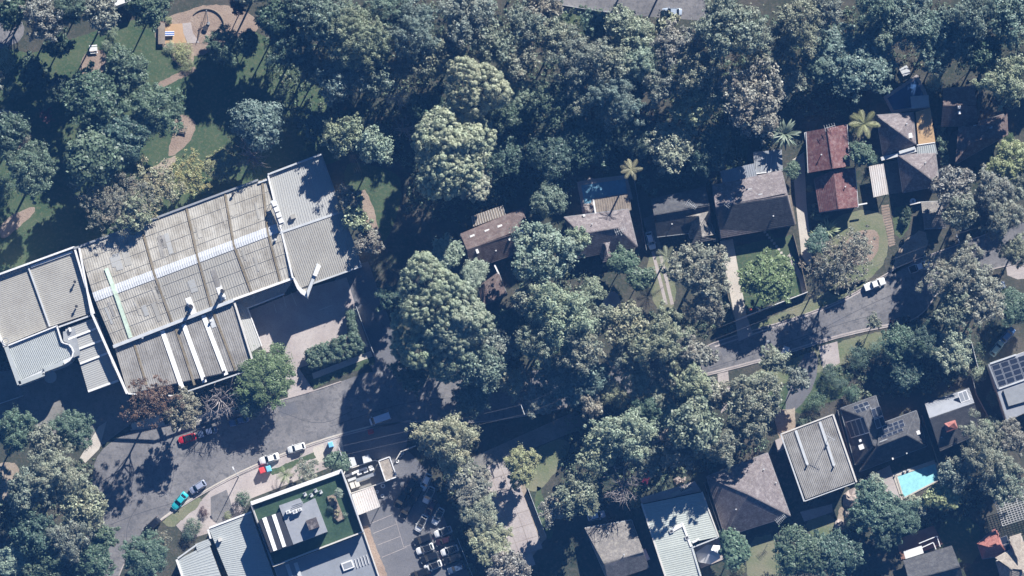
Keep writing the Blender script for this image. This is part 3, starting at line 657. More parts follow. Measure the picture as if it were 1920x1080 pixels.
# --- walled service yard
yd = thing('service_yard', 'small walled yard holding white trays beside the rooftop lawn building', 'yard', G(680, 893))
for a, b in (((644, 890), (648, 881)), ((648, 881), (703, 863)), ((703, 863), (709, 865)), ((722, 903), (658, 925)), ((644, 890), (658, 925))): par(a, b, 1.0, .25, 1.2, 'offwhite', yd, 'wall')
MB().prism(GP([(646, 890), (649, 883), (706, 865), (720, 902), (659, 922)]), -.1, .08).build('floor', M['yard'], yd)
MB().bar(G(668, 901, 1.2), G(704, 888, 1.2), .8, .2).build('ramp', M['sheet_grey'], yd)
cn = thing('storage_container', 'flat brown-grey roofed storage container with white edges beside the walled yard', 'container', G(726, 879))
MB().prism(GP([(710.5, 864.5), (730, 857), (743, 894), (723.5, 901.5)], 2.9), -.1, 2.75).build('wall', M['white'], cn)
MB().prism(GP([(711, 865), (730, 858), (742, 893.5), (723.5, 900.5)], 2.9), 2.74, 2.8).build('roof', M['tile_cream'], cn, uv=True)
for a, b in (((710, 864), (730.5, 856.5)), ((730.5, 856.5), (743.5, 894)), ((743.5, 894), (723, 902)), ((723, 902), (710, 864))): par(a, b, 3.0, .25, .4, 'white', cn, 'edge_rail')
cp = thing('carport', 'white sheet carport roof with rust stains beside the rooftop lawn building', 'carport', G(686, 938))
MB().ribs(G(659, 927, 3.3), G(700, 912, 3.2), G(713, 950, 3.2), G(672, 966, 3.3), .5, .06).build('roof', M['sheet_rust'], cp, uv=True)
for x, y in ((661, 928), (698, 914), (711, 949), (673, 963)): p = G(x, y, 3); MB().box((p.x, p.y, 1.5), (.14, .14, 3.1), AX).build('post', M['grey'], cp)

# --- houses north of the street
def skylight(th, px, py, z, sx=.9, sy=1.1, rz=AX, mat='white', h=.42):
    z = roof_z(th, px, py) + .12; sx *= 1.15; sy *= 1.15
    s = put_box(th, px, py, z, sx, sy, h, rz, mat, 'skylight'); return s
def antenna(px, py, zb, h, label, rz=.6, n=7):
    p = G(px, py, zb + h); th = thing('antenna', label, 'antenna', (p.x, p.y, zb))
    MB().tube([(p.x, p.y, zb - .2), (p.x, p.y, zb + h)], .05, 6).build('mast', M['palegrey'], th)
    R = Matrix.Rotation(rz, 3, 'Z'); m = MB(); m.tube([p + R @ Vector((-1.3, 0, 0)), p + R @ Vector((1.3, 0, 0))], .045, 6); m.build('boom', M['palegrey'], th)
    for k in range(n): o = -1.2 + 2.4 * k / (n - 1); w = .8 - .04 * k; MB().tube([p + R @ Vector((o, -w, 0)), p + R @ Vector((o, w, 0))], .035, 5).build('element', M['palegrey'], th)
h1 = house('house', 'brown tiled gable house with three square skylights and a weathered pergola', 'house', [([(864, 441), (983, 391), (996, 465), (882, 506)], [(875, 468), (986, 430)], 3.2, 5.0)], 'tile_brown')
for x, y in ((886.7, 445.5), (914.4, 435.5), (938.4, 427)): skylight(h1, x, y, 4.0, 1.0, 1.2)
skylight(h1, 895, 471, 4.6, .5, .9); skylight(h1, 979, 435.5, 4.4, .7, .9); skylight(h1, 955.6, 449, 4.2, .4, .4)
pg = MB().slab(GP([(884, 405), (942, 385), (948, 403), (888, 425)], 3.0), .08).build('pergola_roof', M['timber'], h1)
for k in range(14):
    a, b = lerp2((884, 405), (942, 385), k / 13), lerp2((888, 425), (948, 403), k / 13); par(a, b, 3.12, .12, .12, 'offwhite', h1, 'batten')
g1 = house('garage', 'small brown tiled garage below the house with three square skylights', 'garage', [([(897, 540), (935.5, 513), (951, 553), (905, 571)], [(909, 531), (918, 565)], 2.6, 3.3)], 'tile_brown')
par((927, 496), (936, 515), 2.7, .35, .3, 'white', g1, 'link_beam')
h2 = house('house', 'plum-brown hip-roofed house with small porch gable just below the long blue pool', 'house', [([(1058, 407), (1178, 392), (1195, 462), (1082, 484)], [(1089, 438), (1158, 427)], 3.2, 5.3), ([(1150, 480), (1128, 486), (1121, 462), (1146, 458)], [(1139.5, 483), (1135, 457)], 3.25, 4.3)], 'tile_plum')
MB().ribs(G(1113, 375, 3.0), G(1180, 364, 3.0), G(1184, 394, 3.1), G(1117, 402, 3.1), .55, .06).build('verandah_roof', M['timber'], h2, uv=True)
par((1112.5, 374), (1117, 402), 3.2, .35, .25, 'white', h2, 'verandah_edge'); skylight(h2, 1095, 404, 3.4, .5, .5)
h3 = house('house', 'dark tiled house with pale hipped porch, between the white car and the large plain roof', 'house', [([(1221, 375), (1324, 352), (1336, 432), (1232, 444)], [(1226, 403), (1330, 385)], 3.2, 5.0), ([(1340, 439), (1294, 447), (1289, 425), (1332, 415)], [(1316, 443), (1311, 405)], 3.25, 4.9, 'tile_grey')], 'tile_dark')
antenna(1297, 384, 6.0, 1.2, 'bare antenna boom over the dark tiled house beside the white car', -.6)
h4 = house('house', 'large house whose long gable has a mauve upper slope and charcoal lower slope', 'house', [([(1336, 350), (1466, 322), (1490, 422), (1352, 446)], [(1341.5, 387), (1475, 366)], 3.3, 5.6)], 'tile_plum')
MB().courses([G(1341.5, 388, 7.4), G(1475, 367, 7.4), G(1490, 422, 3.38), G(1352, 446, 3.38)]).build('lower_roof', M['tile_dark'], h4, uv=True, label='charcoal tiled lower slope')  # dark tile overlay puts the south slope's shade into its colour
MB().ribs(G(1350, 321, 3.5), G(1414, 306, 3.5), G(1421, 338, 3.9), G(1357, 352, 3.9), .5, .06).build('rear_roof', M['sheet_grey'], h4, uv=True)
pm = MB(); pm.slab(GP([(1412, 285), (1466, 280), (1468, 320), (1416, 325)], 2.9), .06); pr2 = pm.build('pergola_roof', M['grey'], h4)
par((1415, 326), (1445, 322), 3.1, .25, .2, 'white', h4, 'pergola_edge')
for k in range(5): par((1420 + k * 9, 292), (1417 + k * 9, 322), 3.06, .12, .1, 'palegrey', h4, 'batten')
for x, y, z in ((1406, 357, 4.8), (1426, 367, 5.2)): skylight(h4, x, y, z, .9, .8, .16, 'palegrey')
put_box(h4, 1472, 397, 4.4, .9, .9, .12, .16, 'dark', 'hatch')
MB().ribs(G(1476, 366, 3.2), G(1483, 365, 3.2), G(1493, 420, 3.1), G(1488, 421, 3.1), .5, .05).build('side_roof', M['timber'], h4, uv=True)
antenna(1368, 379, 6.8, 1.3, 'white comb-like antenna on the mauve roof slope of the large house', .9)
h5 = house('house', 'red tiled house of two stepped gables beside the fan palm', 'house', [([(1588, 233), (1593, 312), (1515.5, 324), (1512, 247)], [(1551, 240), (1562, 316)], 5.0, 6.4), ([(1603, 315), (1609, 388), (1537, 398), (1527, 336)], [(1563, 320), (1572, 392)], 3.4, 4.8)], 'tile_red')
par((1511, 248), (1519, 308), 4.7, .8, .15, 'palegrey', h5, 'side_awning'); par((1609, 384), (1626, 381), 2.7, .3, .2, 'white', h5, 'rail')
antenna(1556, 238, 7.3, .9, 'small antenna at the upper end of the red tiled roof', .3, 5)
h6 = house('house', 'house of two mauve pyramid roofs with an orange timber deck between', 'house', [([(1643, 216), (1712, 211), (1717, 270), (1656, 292)], [(1686, 248), (1686, 248)], 3.4, 5.8), ([(1683, 290), (1754, 287), (1762, 348), (1693, 361)], [(1722, 318), (1722, 318)], 3.3, 5.6)], 'tile_plum')
dk = MB().slab(GP([(1717, 210), (1744, 202), (1754, 267), (1722, 271)], 3.1), .1).build('deck_frame', M['timber'], h6)
for k in range(26):
    a, b = lerp2((1717, 210), (1722, 271), (k + .5) / 26), lerp2((1744, 202), (1754, 267), (k + .5) / 26); par(a, b, 3.16, .25, .07, 'timber_or', dk, 'board')
MB().ribs(G(1719, 273, 3.5), G(1753, 268, 3.5), G(1758, 289, 3.3), G(1720, 292, 3.3), .45, .08).build('link_roof', M['sheet_blue'], h6, uv=True)
par((1719, 272), (1753, 267), 3.7, .2, .15, 'white', h6, 'flashing'); par((1652, 298), (1718, 281), 3.5, .9, .15, 'palegrey', h6, 'link_roof'); par((1686, 286), (1716, 277), 3.9, .7, .5, 'palegrey', h6, 'link_roof')
skylight(h6, 1707, 254, 4.6, .8, 1.0, .2)
MB().slab(GP([(1707, 181), (1741, 178), (1743, 201), (1709, 204)], 3.0), .2).build('terrace_roof', M['sheet_blue'], h6, uv=True)
c6 = thing('carport', 'pale pink sheet carport beside the two pyramid roofs', 'carport', G(1647, 338))
MB().ribs(G(1629, 312, 2.9), G(1656.5, 306, 2.9), G(1665.5, 364, 2.8), G(1638, 370, 2.8), .45, .07).build('roof', M['sheet_rust'], c6, uv=True)
for x, y in ((1631, 313), (1655, 308), (1663, 362), (1640, 367)): p = G(x, y, 2.8); MB().box((p.x, p.y, 1.3), (.12, .12, 2.7)).build('post', M['grey'], c6)
h7 = house('house', 'rambling dark brown tiled house half in tree shade at the right edge', 'house', [([(1768, 168), (1827, 163), (1836, 236), (1764, 236)], [(1768, 197), (1831, 199)], 3.3, 5.0), ([(1882, 214), (1884, 255), (1795, 306), (1800, 240)], [(1868, 235), (1822, 265)], 3.4, 5.0)], 'tile_brown')
for x, y in ((1828, 237), (1858, 238), (1799, 201), (1799, 211)): skylight(h7, x, y, 4.6, .6, .6, .1)
put_box(h7, 1872, 257, 2.8, 2.4, 1.2, .2, .1, 'white', 'awning')
s7 = house('shed', 'small grey tiled shed at the right end of the sleeper steps', 'shed', [([(1727, 379), (1770, 377), (1774, 427), (1733, 429)], [(1730, 403), (1772, 401)], 2.4, 3.2)], 'tile_grey', 'timber')
wt = thing('water_tank', 'small white round tank beside the grey shed', 'tank', G(1711, 378)); p = G(1711, 378); MB().cyl((p.x, p.y), .7, 0, 1.5, 20).build('tank', M['white'], wt); MB().cyl((p.x, p.y), .25, 1.5, 1.6, 12).build('lid', M['grey'], wt)
par((1706, 383), (1726, 379), 1.6, .35, 1.7, 'white', s7, 'side_wall')

# --- houses south of the street
t1 = house('house', 'weathered tiled gable house at the bottom edge right of the paved car park', 'house', [([(1097, 990), (1184, 975), (1216, 1064), (1140, 1090)], [(1133, 1056), (1207, 1034)], 3.2, 4.8)], 'tile_grey')
par((1207, 1030), (1216, 1050), 3.2, .8, .8, 'white', t1, 'chimney')
t2 = thing('house', 'pale green ribbed steel roofed house with rear patio at the bottom edge', 'house', G(1270, 1000))
flat_roof(t2, [(1205, 946), (1316, 923), (1347, 1006), (1232, 1032)], 6.0, 'sheet_green', .5, turn=True, z2=6.3, wall='offwhite')
flat_roof(t2, [(1232, 1032), (1297, 1017), (1320, 1095), (1256, 1110)], 6.3, 'sheet_green', .5, turn=True, z2=6.0, wall='offwhite')
par((1203, 944), (1258, 1112), 6.35, .4, .5, 'offwhite', t2, 'gutter'); par((1316, 922), (1348, 1007), 6.35, .3, .4, 'offwhite', t2, 'gutter'); par((1348, 1007), (1297, 1027), 6.4, .3, .4, 'palegrey', t2, 'gutter'); par((1297, 1027), (1318, 1095), 6.4, .3, .4, 'palegrey', t2, 'gutter')
for x, y in ((1259, 996), (1288, 1008)):
    s = put_box(t2, x, y, 6.3, .95, .8, .3, AX, 'palegrey', 'skylight'); put_box(s, x, y, 6.58, .6, .5, .06, AX, 'dark', 'pane')
par((1262, 993), (1280, 983), 6.45, .9, .08, 'white', t2, 'flashing'); par((1279, 980), (1296, 1025), 6.5, .5, .1, 'white', t2, 'ridge_cap')
par((1298, 1017), (1311, 1011), 6.5, .5, .1, 'white', t2, 'flashing'); p = G(1309, 1014, 7); MB().cyl((p.x, p.y), .15, 6.2, 7.2, 8).build('flue', M['dark'], t2)
MB().prism(GP([(1200, 934), (1303, 902), (1315, 921), (1204, 944)], 4.5), -.3, 4.4).build('front_terrace', M['concrete_p'], t2)
MB().slab(GP([(1258, 926), (1294, 908), (1299, 918), (1262, 930)], 4.7), .15).build('front_awning', M['wall'], t2)
for k in range(8): par((1276 + k * 2.6, 919 - k * 1.2), (1278 + k * 2.6, 922 - k * 1.2), 4.85, .15, .1, 'dark', t2, 'slat')
MB().prism(GP([(1298, 1028), (1348, 1010), (1358, 1048), (1314, 1066)], 0), -.1, .3).build('rear_patio', M['concrete_p'], t2)
sh = thing('shade_sail', 'white fabric shade canopy over the patio at the bottom edge', 'shade sail', G(1328, 1038))
oc = [(1304, 1036), (1326, 1021), (1350, 1023), (1350, 1047), (1332, 1058), (1310, 1054)]; c0 = G(1329, 1038, 4.0); m = MB(); O = GP(oc, 3.0)
for i in range(6): m.face([O[i], O[(i + 1) % 6], c0])
m.build('canopy', M['white'], sh)
for p in O[::2]: MB().cyl((p.x, p.y), .05, .3, 3.0, 6).build('post', M['grey'], sh)
t3 = house('house', 'large pyramid-roofed house in dark grey-brown tiles below the road bend', 'house', [([(1325, 894), (1439, 849), (1482, 967), (1359, 1006)], [(1403, 927), (1403, 927)], 3.6, 6.8)], 'tile_plum')
t4 = thing('house', 'flat grey ribbed roofed house with two raised roof ribs, corner to the dark solar house', 'house', G(1535, 858))
flat_roof(t4, [(1467, 815), (1561, 779), (1603, 902), (1511, 936)], 6.2, 'sheet_mid', .42, h=.07, turn=False, wall='brick', ins=.7)
par((1464, 814), (1562, 777), 6.45, .3, .4, 'offwhite', t4, 'gutter'); par((1562, 777), (1606, 904), 6.45, .4, .4, 'offwhite', t4, 'gutter'); par((1606, 904), (1508, 940), 6.25, .22, .3, 'palegrey', t4, 'gutter'); par((1464, 814), (1508, 940), 6.4, .35, .4, 'palegrey', t4, 'gutter')
for a, b in (((1492, 807), (1514, 871)), ((1537, 791), (1564, 873))):
    par(a, b, 6.5, .6, .25, 'palegrey', t4, 'raised_rib'); p = G(b[0], b[1], 7); MB().cyl((p.x, p.y), .22, 6.2, 7.1, 8).build('roof_vent', M['palegrey'], t4)
p = G(1551, 833, 7); MB().cyl((p.x, p.y), .22, 6.2, 7.1, 8).build('roof_vent', M['palegrey'], t4)
antenna(1556, 820, 6.4, 4.6, 'tall antenna casting a long shadow on the flat grey ribbed roof', -.5)
MB().prism(GP([(1452, 826), (1466, 820), (1470, 842), (1458, 848)]), -.1, 3.0).build('side_porch', M['concrete_p'], t4)
t5 = house('house', 'dark tiled L-shaped hip house with solar panels above the turquoise pool', 'house', [([(1642, 742), (1672, 842), (1604, 872), (1576, 766)], [(1620, 783), (1638, 835)], 3.2, 5.2), ([(1650, 795), (1718, 770), (1738, 836), (1612, 884)], [(1646, 836), (1700, 815)], 3.25, 5.4)], 'tile_dark')
def panels(th, o, u, v, nu, nv, z0, dzu, dzv, name='solar_panel'):
    for i in range(nu):
        for j in range(nv):
            c = [(i + .04, j + .04), (i + .96, j + .04), (i + .96, j + .96), (i + .04, j + .96)]
            P = [G(o[0] + u[0] * a + v[0] * b, o[1] + u[1] * a + v[1] * b, z0 + dzu * a + dzv * b) for a, b in c]
            if th in ROOFS:
                zs = [roof_z(th, o[0] + u[0] * a + v[0] * b, o[1] + u[1] * a + v[1] * b) for a, b in c]; k2 = [(zs[0] + zs[3] - zs[1] - zs[2]) / 4, (zs[0] + zs[1] - zs[2] - zs[3]) / 4]; zm = sum(zs) / 4 + .2
                hz4 = [zm + k2[0] + k2[1], zm - k2[0] + k2[1], zm - k2[0] - k2[1], zm + k2[0] - k2[1]]
                P = [G(o[0] + u[0] * a + v[0] * b, o[1] + u[1] * a + v[1] * b, hh) for (a, b), hh in zip(c, hz4)]
            f = MB().slab(P, .06).build(name, M['solar_f'], th)
            cc = (P[0] + P[1] + P[2] + P[3]) / 4; MB().slab([p + (cc - p) * .09 + Vector((0, 0, .012)) for p in P], .01).build('cell_glass', M['solar'], f)
panels(t5, (1598, 762), (9.5, -3.4), (4, 7), 3, 2, 4.5, .0, .5); panels(t5, (1585, 790), (8.8, -2.6), (11, 33), 4, 1, 4.6, .6, .4)
panels(t5, (1632, 767), (9, -3.5), (6, 19), 2, 2, 6.5, -.5, .0); panels(t5, (1653, 800), (10, -3.6), (2, 6.5), 4, 2, 4.7, 0, .62); panels(t5, (1652, 817), (10, -3.8), (2, 6), 4, 1, 6.1, 0, .55)
skylight(t5, 1615, 838, 4.4, 1.0, 1.0); skylight(t5, 1613, 826, 4.6, .5, .5); skylight(t5, 1722, 811, 4.3, .7, .8); skylight(t5, 1674, 860, 4.2, .3, .4)
par((1649, 829), (1664, 823), 7.2, .12, .12, 'palegrey', t5, 'solar_rail')
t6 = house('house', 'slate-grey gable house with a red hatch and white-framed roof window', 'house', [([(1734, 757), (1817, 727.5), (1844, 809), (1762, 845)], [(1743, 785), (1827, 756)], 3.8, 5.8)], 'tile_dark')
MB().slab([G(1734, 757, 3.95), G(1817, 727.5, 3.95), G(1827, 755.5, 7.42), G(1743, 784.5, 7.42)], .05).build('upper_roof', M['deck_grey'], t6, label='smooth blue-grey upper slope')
w6 = put_box(t6, 1807, 743, 6.1, 2.2, 2.5, .5, AX, 'white', 'roof_window')
for k in (-1, 1): put_box(w6, 1807 + k * 3.8, 743 - k * 1.4, 6.58, .85, 2.1, .05, AX, 'sheet_grey', 'pane')
m = MB(); A, B, D, E = GP([(1770, 794), (1791, 787), (1796, 803), (1774, 811)], 7.1); R0 = G(1779, 801, 8.0); R1 = G(1789, 793, 8.0)
for f in ([A, B, R1, R0], [B, D, R1], [D, E, R0, R1], [E, A, R0]): m.slab(f, .1)
dm = m.build('dormer', M['tile_pink'], t6, uv=True); MB().prism(inset([A, B, D, E], .2), 3.8, 7.05).build('dormer_wall', M['wall'], dm)
t7 = thing('house', 'flat-roofed house with a dense grid of solar panels at the right edge', 'house', G(1900, 715))
P7 = [(1853, 683), (1960, 645), (1995, 740), (1888, 790)]; MB().prism(GP(P7, 5.8), -.3, 5.8).build('wall', M['offwhite'], t7); MB().prism(inset(GP(P7, 5.8), .1), 5.79, 5.85).build('roof', M['deck_grey'], t7)
par((1854, 683), (1872, 729), 6.3, .4, .6, 'grey', t7); par((1872, 729), (1960, 698), 6.2, .4, .5, 'palegrey', t7); par((1856, 682), (1905, 665), 6.3, .4, .5, 'palegrey', t7)
panels(t7, (1858, 686), (16.2, -5.4), (3.6, 10), 5, 4, 6.05, 0, 0)
MB().prism(GP([(1881, 732), (1935, 714), (1950, 745), (1891, 762)], 5.9), 5.84, 5.95).build('roof_deck', M['grey'], t7)
for a, b in (((1881, 732), (1891, 762)), ((1891, 762), (1950, 745))): par(a, b, 6.4, .1, .5, 'dark', t7, 'railing')
lt = thing('pergola', 'white lattice pergola of crossed battens at the right edge', 'pergola', G(1910, 950))
for k in range(14):
    t = k / 13; par(lerp2((1863, 937), (1880, 986), t), lerp2((1945, 910), (1962, 960), t), 3.0, .07, .1, 'white', lt, 'batten')
for k in range(16):
    t = k / 15; par(lerp2((1863, 937), (1945, 910), t), lerp2((1880, 986), (1962, 960), t), 3.11, .07, .1, 'white', lt, 'batten')
for x, y in ((1864, 938), (1880, 985), (1944, 912)): p = G(x, y, 2.9); MB().box((p.x, p.y, 1.4), (.15, .15, 3)).build('post', M['white'], lt)
u1 = house('house', 'dark slate roofed house with small white awning at the bottom right', 'house', [([(1694, 1052), (1785, 1024), (1812, 1105), (1715, 1120)], [(1704, 1088), (1800, 1062)], 3.6, 5.6)], 'tile_dark')
MB().slab(GP([(1694, 1034), (1728, 1023), (1732, 1037), (1698, 1048)], 3.3), .12).build('awning', M['white'], u1)
for a, b in (((1728, 1027), (1750, 1017)), ((1750, 1017), (1755, 1030)), ((1723, 1019), (1757, 1005)), ((1757, 1005), (1763, 1025))): par(a, b, 3.0, .2, .2, 'white', u1, 'pergola_beam')
MB().prism(GP([(1680, 1012), (1750, 985), (1768, 1020), (1690, 1050)]), -.1, .25).build('terrace', M['brick'], u1)
u2 = house('house', 'sandy tiled hip house behind the pink roof at the bottom right corner', 'house', [([(1868, 1052), (1925, 1020), (1970, 1100), (1890, 1130)], [(1895, 1066), (1925, 1075)], 3.4, 5.6), ([(1893, 1012), (1915, 1005), (1930, 1060), (1908, 1070)], [(1895, 1018), (1912, 1062)], 3.6, 5.0)], 'tile_cream')
u3 = house('house', 'house with faded pink tiled roof at the bottom right corner', 'house', [([(1834, 1023), (1868, 993), (1892, 1040), (1842, 1048)], [(1852, 1025), (1875, 1020)], 3.3, 4.6)], 'tile_pink')
panels(u3, (1874, 1008), (14, -5), (5, 15), 1, 2, 4.4, 0, 0)
u4 = thing('building', 'strip of white roof cut off by the top edge above the park trees', 'building', G(235, -10))
flat_roof(u4, [(200, -60), (300, -90), (262, -5), (210, 14)], 4.5, 'sheet_white', .5)

for th, spots in ((t3, ((1455, 905), (1380, 955), (1432, 880))), (h2, ((1110, 420), (1165, 440))), (h4, ((1385, 372), (1450, 405))), (h5, ((1540, 290), (1585, 350))), (t1, ((1140, 1000), (1170, 1040))), (h1, ((930, 470),)), (h6, ((1700, 232), (1735, 305))), (t6, ((1765, 820), (1820, 790))), (t5, ((1700, 850),)), (h3, ((1260, 420),)), (u2, ((1910, 1090),))):
    for x, y in spots:
        z = roof_z(th, x, y); p = G(x, y, z + .4); m = MB().cyl((p.x, p.y), .1, z - .3, z + .6, 8); m.cyl((p.x, p.y), .18, z + .6, z + .75, 8); m.build('flue', M['palegrey'], th)
antenna(1464, 973, 4.2, 1.6, 'bare antenna at the lower right corner of the large pyramid roof', .7); antenna(1163, 432, 5.8, 1.3, 'antenna on the right hip of the plum house', .4, 6)
# --- swimming pools
def pool(label, cope, water, wmat, cmat='concrete', lev=.12):
    th = thing('swimming_pool', label, 'pool', centroid(GP(water)))
    C0 = GP(cope); W0 = GP(water)
    MB().prism(C0, -.2, lev).build('coping', M[cmat], th); MB().prism(W0, -.1, lev + .02).build('water', M[wmat], th)
    m = MB()
    for i in range(len(W0)): a, b = W0[i], W0[(i + 1) % len(W0)]; m.bar(Vector((a.x, a.y, lev + .1)), Vector((b.x, b.y, lev + .1)), .35, .12)
    m.build('coping_edge', M[cmat], th); return th
pool('long shaded blue pool above the plum hip-roofed house', [(1082, 341), (1100, 338), (1106, 333), (1114, 335), (1175, 328), (1187, 374), (1112, 376), (1116, 402), (1092, 400)], [(1088, 346), (1173, 334), (1178, 363), (1112, 374), (1108, 383), (1094, 383)], 'water_b', 'concrete_p')
pool('dark navy angular pool in shade above the two pyramid roofs', [(1656, 182), (1720, 139), (1738, 174), (1743, 204), (1672, 212)], [(1662, 184), (1718, 146), (1732, 174), (1736, 200), (1675, 208)], 'water_d', 'concrete_p')
p3 = pool('sunlit turquoise pool with pale coping below the solar house', [(1673, 889), (1752, 862), (1766, 897), (1690, 938)], [(1681, 892), (1754, 868), (1762, 899), (1694, 934)], 'water_t')
put_box(p3, 1695, 884, .15, .5, .3, .5, .3, 'palegrey', 'step_rail'); put_box(p3, 1703, 881, .15, .5, .3, .5, .3, 'palegrey', 'step_rail')
# ---------------------------------------------------------------- trees and plants
def leaf_mesh(name, cen, rad, per, size, rng, out=.55, up=.25, warm=.25, flat=1.0, mat='leaf', low=-.35, tight=False):
    # clumps of leaf faces: cen (n,3) clump centres, rad (n,) clump radii, per leaves in each clump
    n = len(cen); N = n * per
    d = rng.normal(size=(N, 3)); d[:, 2] = np.where(d[:, 2] < low * 2, -d[:, 2], d[:, 2]); d /= np.linalg.norm(d, axis=1)[:, None]
    c = np.repeat(cen, per, 0); r = np.repeat(rad * (.5 + rng.random(n) ** 1.3), per) * (.35 * np.abs(rng.normal(size=N)) + .75 * rng.random(N) ** .6)
    sq = np.stack([.7 + .65 * rng.random(n), .7 + .65 * rng.random(n), flat * (.55 + .6 * rng.random(n))], 1)
    if tight: sq = np.full((n, 3), 1.0); sq[:, 2] = .9; r = np.repeat(rad * (.7 + .6 * rng.random(n)), per) * rng.random(N) ** .4
    pos = c + d * r[:, None] * np.repeat(sq, per, 0)
    fl = rng.random(N) < (.1 if tight else .14); k = int(fl.sum()); ia, ib = rng.integers(0, n, k), rng.integers(0, n, k)
    near = np.linalg.norm(cen[ia] - cen[ib], axis=1)[:, None] < 4 * rad.mean() * 1.6
    pos[fl] = np.where(near, cen[ia] + (cen[ib] - cen[ia]) * rng.random((k, 1)) + rng.normal(size=(k, 3)) * .25 * rad.mean(), pos[fl])
    nr = d * out + rng.normal(size=(N, 3)) * (1 - out) * .8 + np.array([0, 0, up]); nr /= np.linalg.norm(nr, axis=1)[:, None]
    t = np.cross(nr, rng.normal(size=(N, 3))); t /= np.linalg.norm(t, axis=1)[:, None]; b = np.cross(nr, t)
    s = size * (.6 + .8 * rng.random(N)); w = s * (.55 + .3 * rng.random(N))
    q = np.stack([pos - t * s[:, None] * .5, pos + b * w[:, None] * .5 - t * s[:, None] * .05, pos + t * s[:, None] * .5, pos - b * w[:, None] * .5 - t * s[:, None] * .05], 1).reshape(-1, 3)
    m = bpy.data.meshes.new(name); m.vertices.add(4 * N); m.vertices.foreach_set('co', q.astype(np.float32).ravel())
    m.loops.add(4 * N); m.loops.foreach_set('vertex_index', np.arange(4 * N, dtype=np.int32))
    m.polygons.add(N); m.polygons.foreach_set('loop_start', np.arange(0, 4 * N, 4, dtype=np.int32)); m.polygons.foreach_set('loop_total', np.full(N, 4, np.int32))
    ct = np.repeat(.82 + .36 * rng.random(n), per) * (.7 + .6 * rng.random(N)); wm = np.repeat(rng.random(n) ** 2, per) * warm + rng.random(N) * warm * .4
    col = np.stack([ct * (1 + wm), ct, ct * (1 - wm * .35), np.ones(N)], 1)
    a = m.color_attributes.new('tint', 'FLOAT_COLOR', 'CORNER'); a.data.foreach_set('color', np.repeat(col, 4, 0).astype(np.float32).ravel())
    m.update(); m.validate(); m.materials.append(M[mat]); return m
# styles: clumps per unit, clump radius, leaves, leaf size, dome height, gap, looseness
STY = {'gum':   dict(n=180, cr=.12, per=92, ls=.4, vz=.72, fill=.65, lob=.32, warm=.12, out=.6),
       'dome':  dict(n=150, cr=.145, per=120, ls=.42, vz=.62, fill=.35, lob=.2, warm=.06, out=.65),
       'cauli': dict(n=170, cr=.118, per=150, ls=.32, vz=.6, fill=.12, lob=.24, warm=.08, out=.88),
       'fine':  dict(n=210, cr=.11, per=100, ls=.36, vz=.6, fill=.5, lob=.26, warm=.08, out=.55),
       'sparse': dict(n=170, cr=.1, per=60, ls=.3, vz=.5, fill=.75, lob=.3, warm=.2, out=.35),
       'bush':  dict(n=45, cr=.26, per=80, ls=.34, vz=.7, fill=.4, lob=.25, warm=.06, out=.6)}
SIZES = {'s': 3.0, 'm': 5.6, 'l': 8.6}
CACHE = {}
def limbs(rng, R, H, cz, cen, thick, k=9, twigs=0):
    m = MB(); lean = rng.normal(size=2) * .03 * H; top = Vector((lean[0], lean[1], cz - .15 * R))
    fork = Vector((lean[0] * .5, lean[1] * .5, max(.8, cz * .55)))
    m.tube([(0, 0, -.3), (lean[0] * .2, lean[1] * .2, fork.z * .5), fork, top], [thick, thick * .8, thick * .68, thick * .3], 8)
    idx = rng.choice(len(cen), min(k, len(cen)), replace=False)
    for i in idx:
        e = Vector(cen[i]); s = fork.lerp(top, rng.random() * .8); md = s.lerp(e, .5) + Vector((0, 0, -.08 * R)) + Vector(rng.normal(size=3) * .06 * R)
        m.tube([s, md, e], [thick * .4, thick * .25, thick * .07], 6)
        for _ in range(twigs):
            o = md.lerp(e, .3 + rng.random() * .6); f = e + Vector(rng.normal(size=3) * .22 * R); f.z = max(f.z, o.z - .1 * R)
            m.tube([o, o.lerp(f, .5) + Vector(rng.normal(size=3) * .04 * R), f], [thick * .13, thick * .09, thick * .035], 5)
    return m
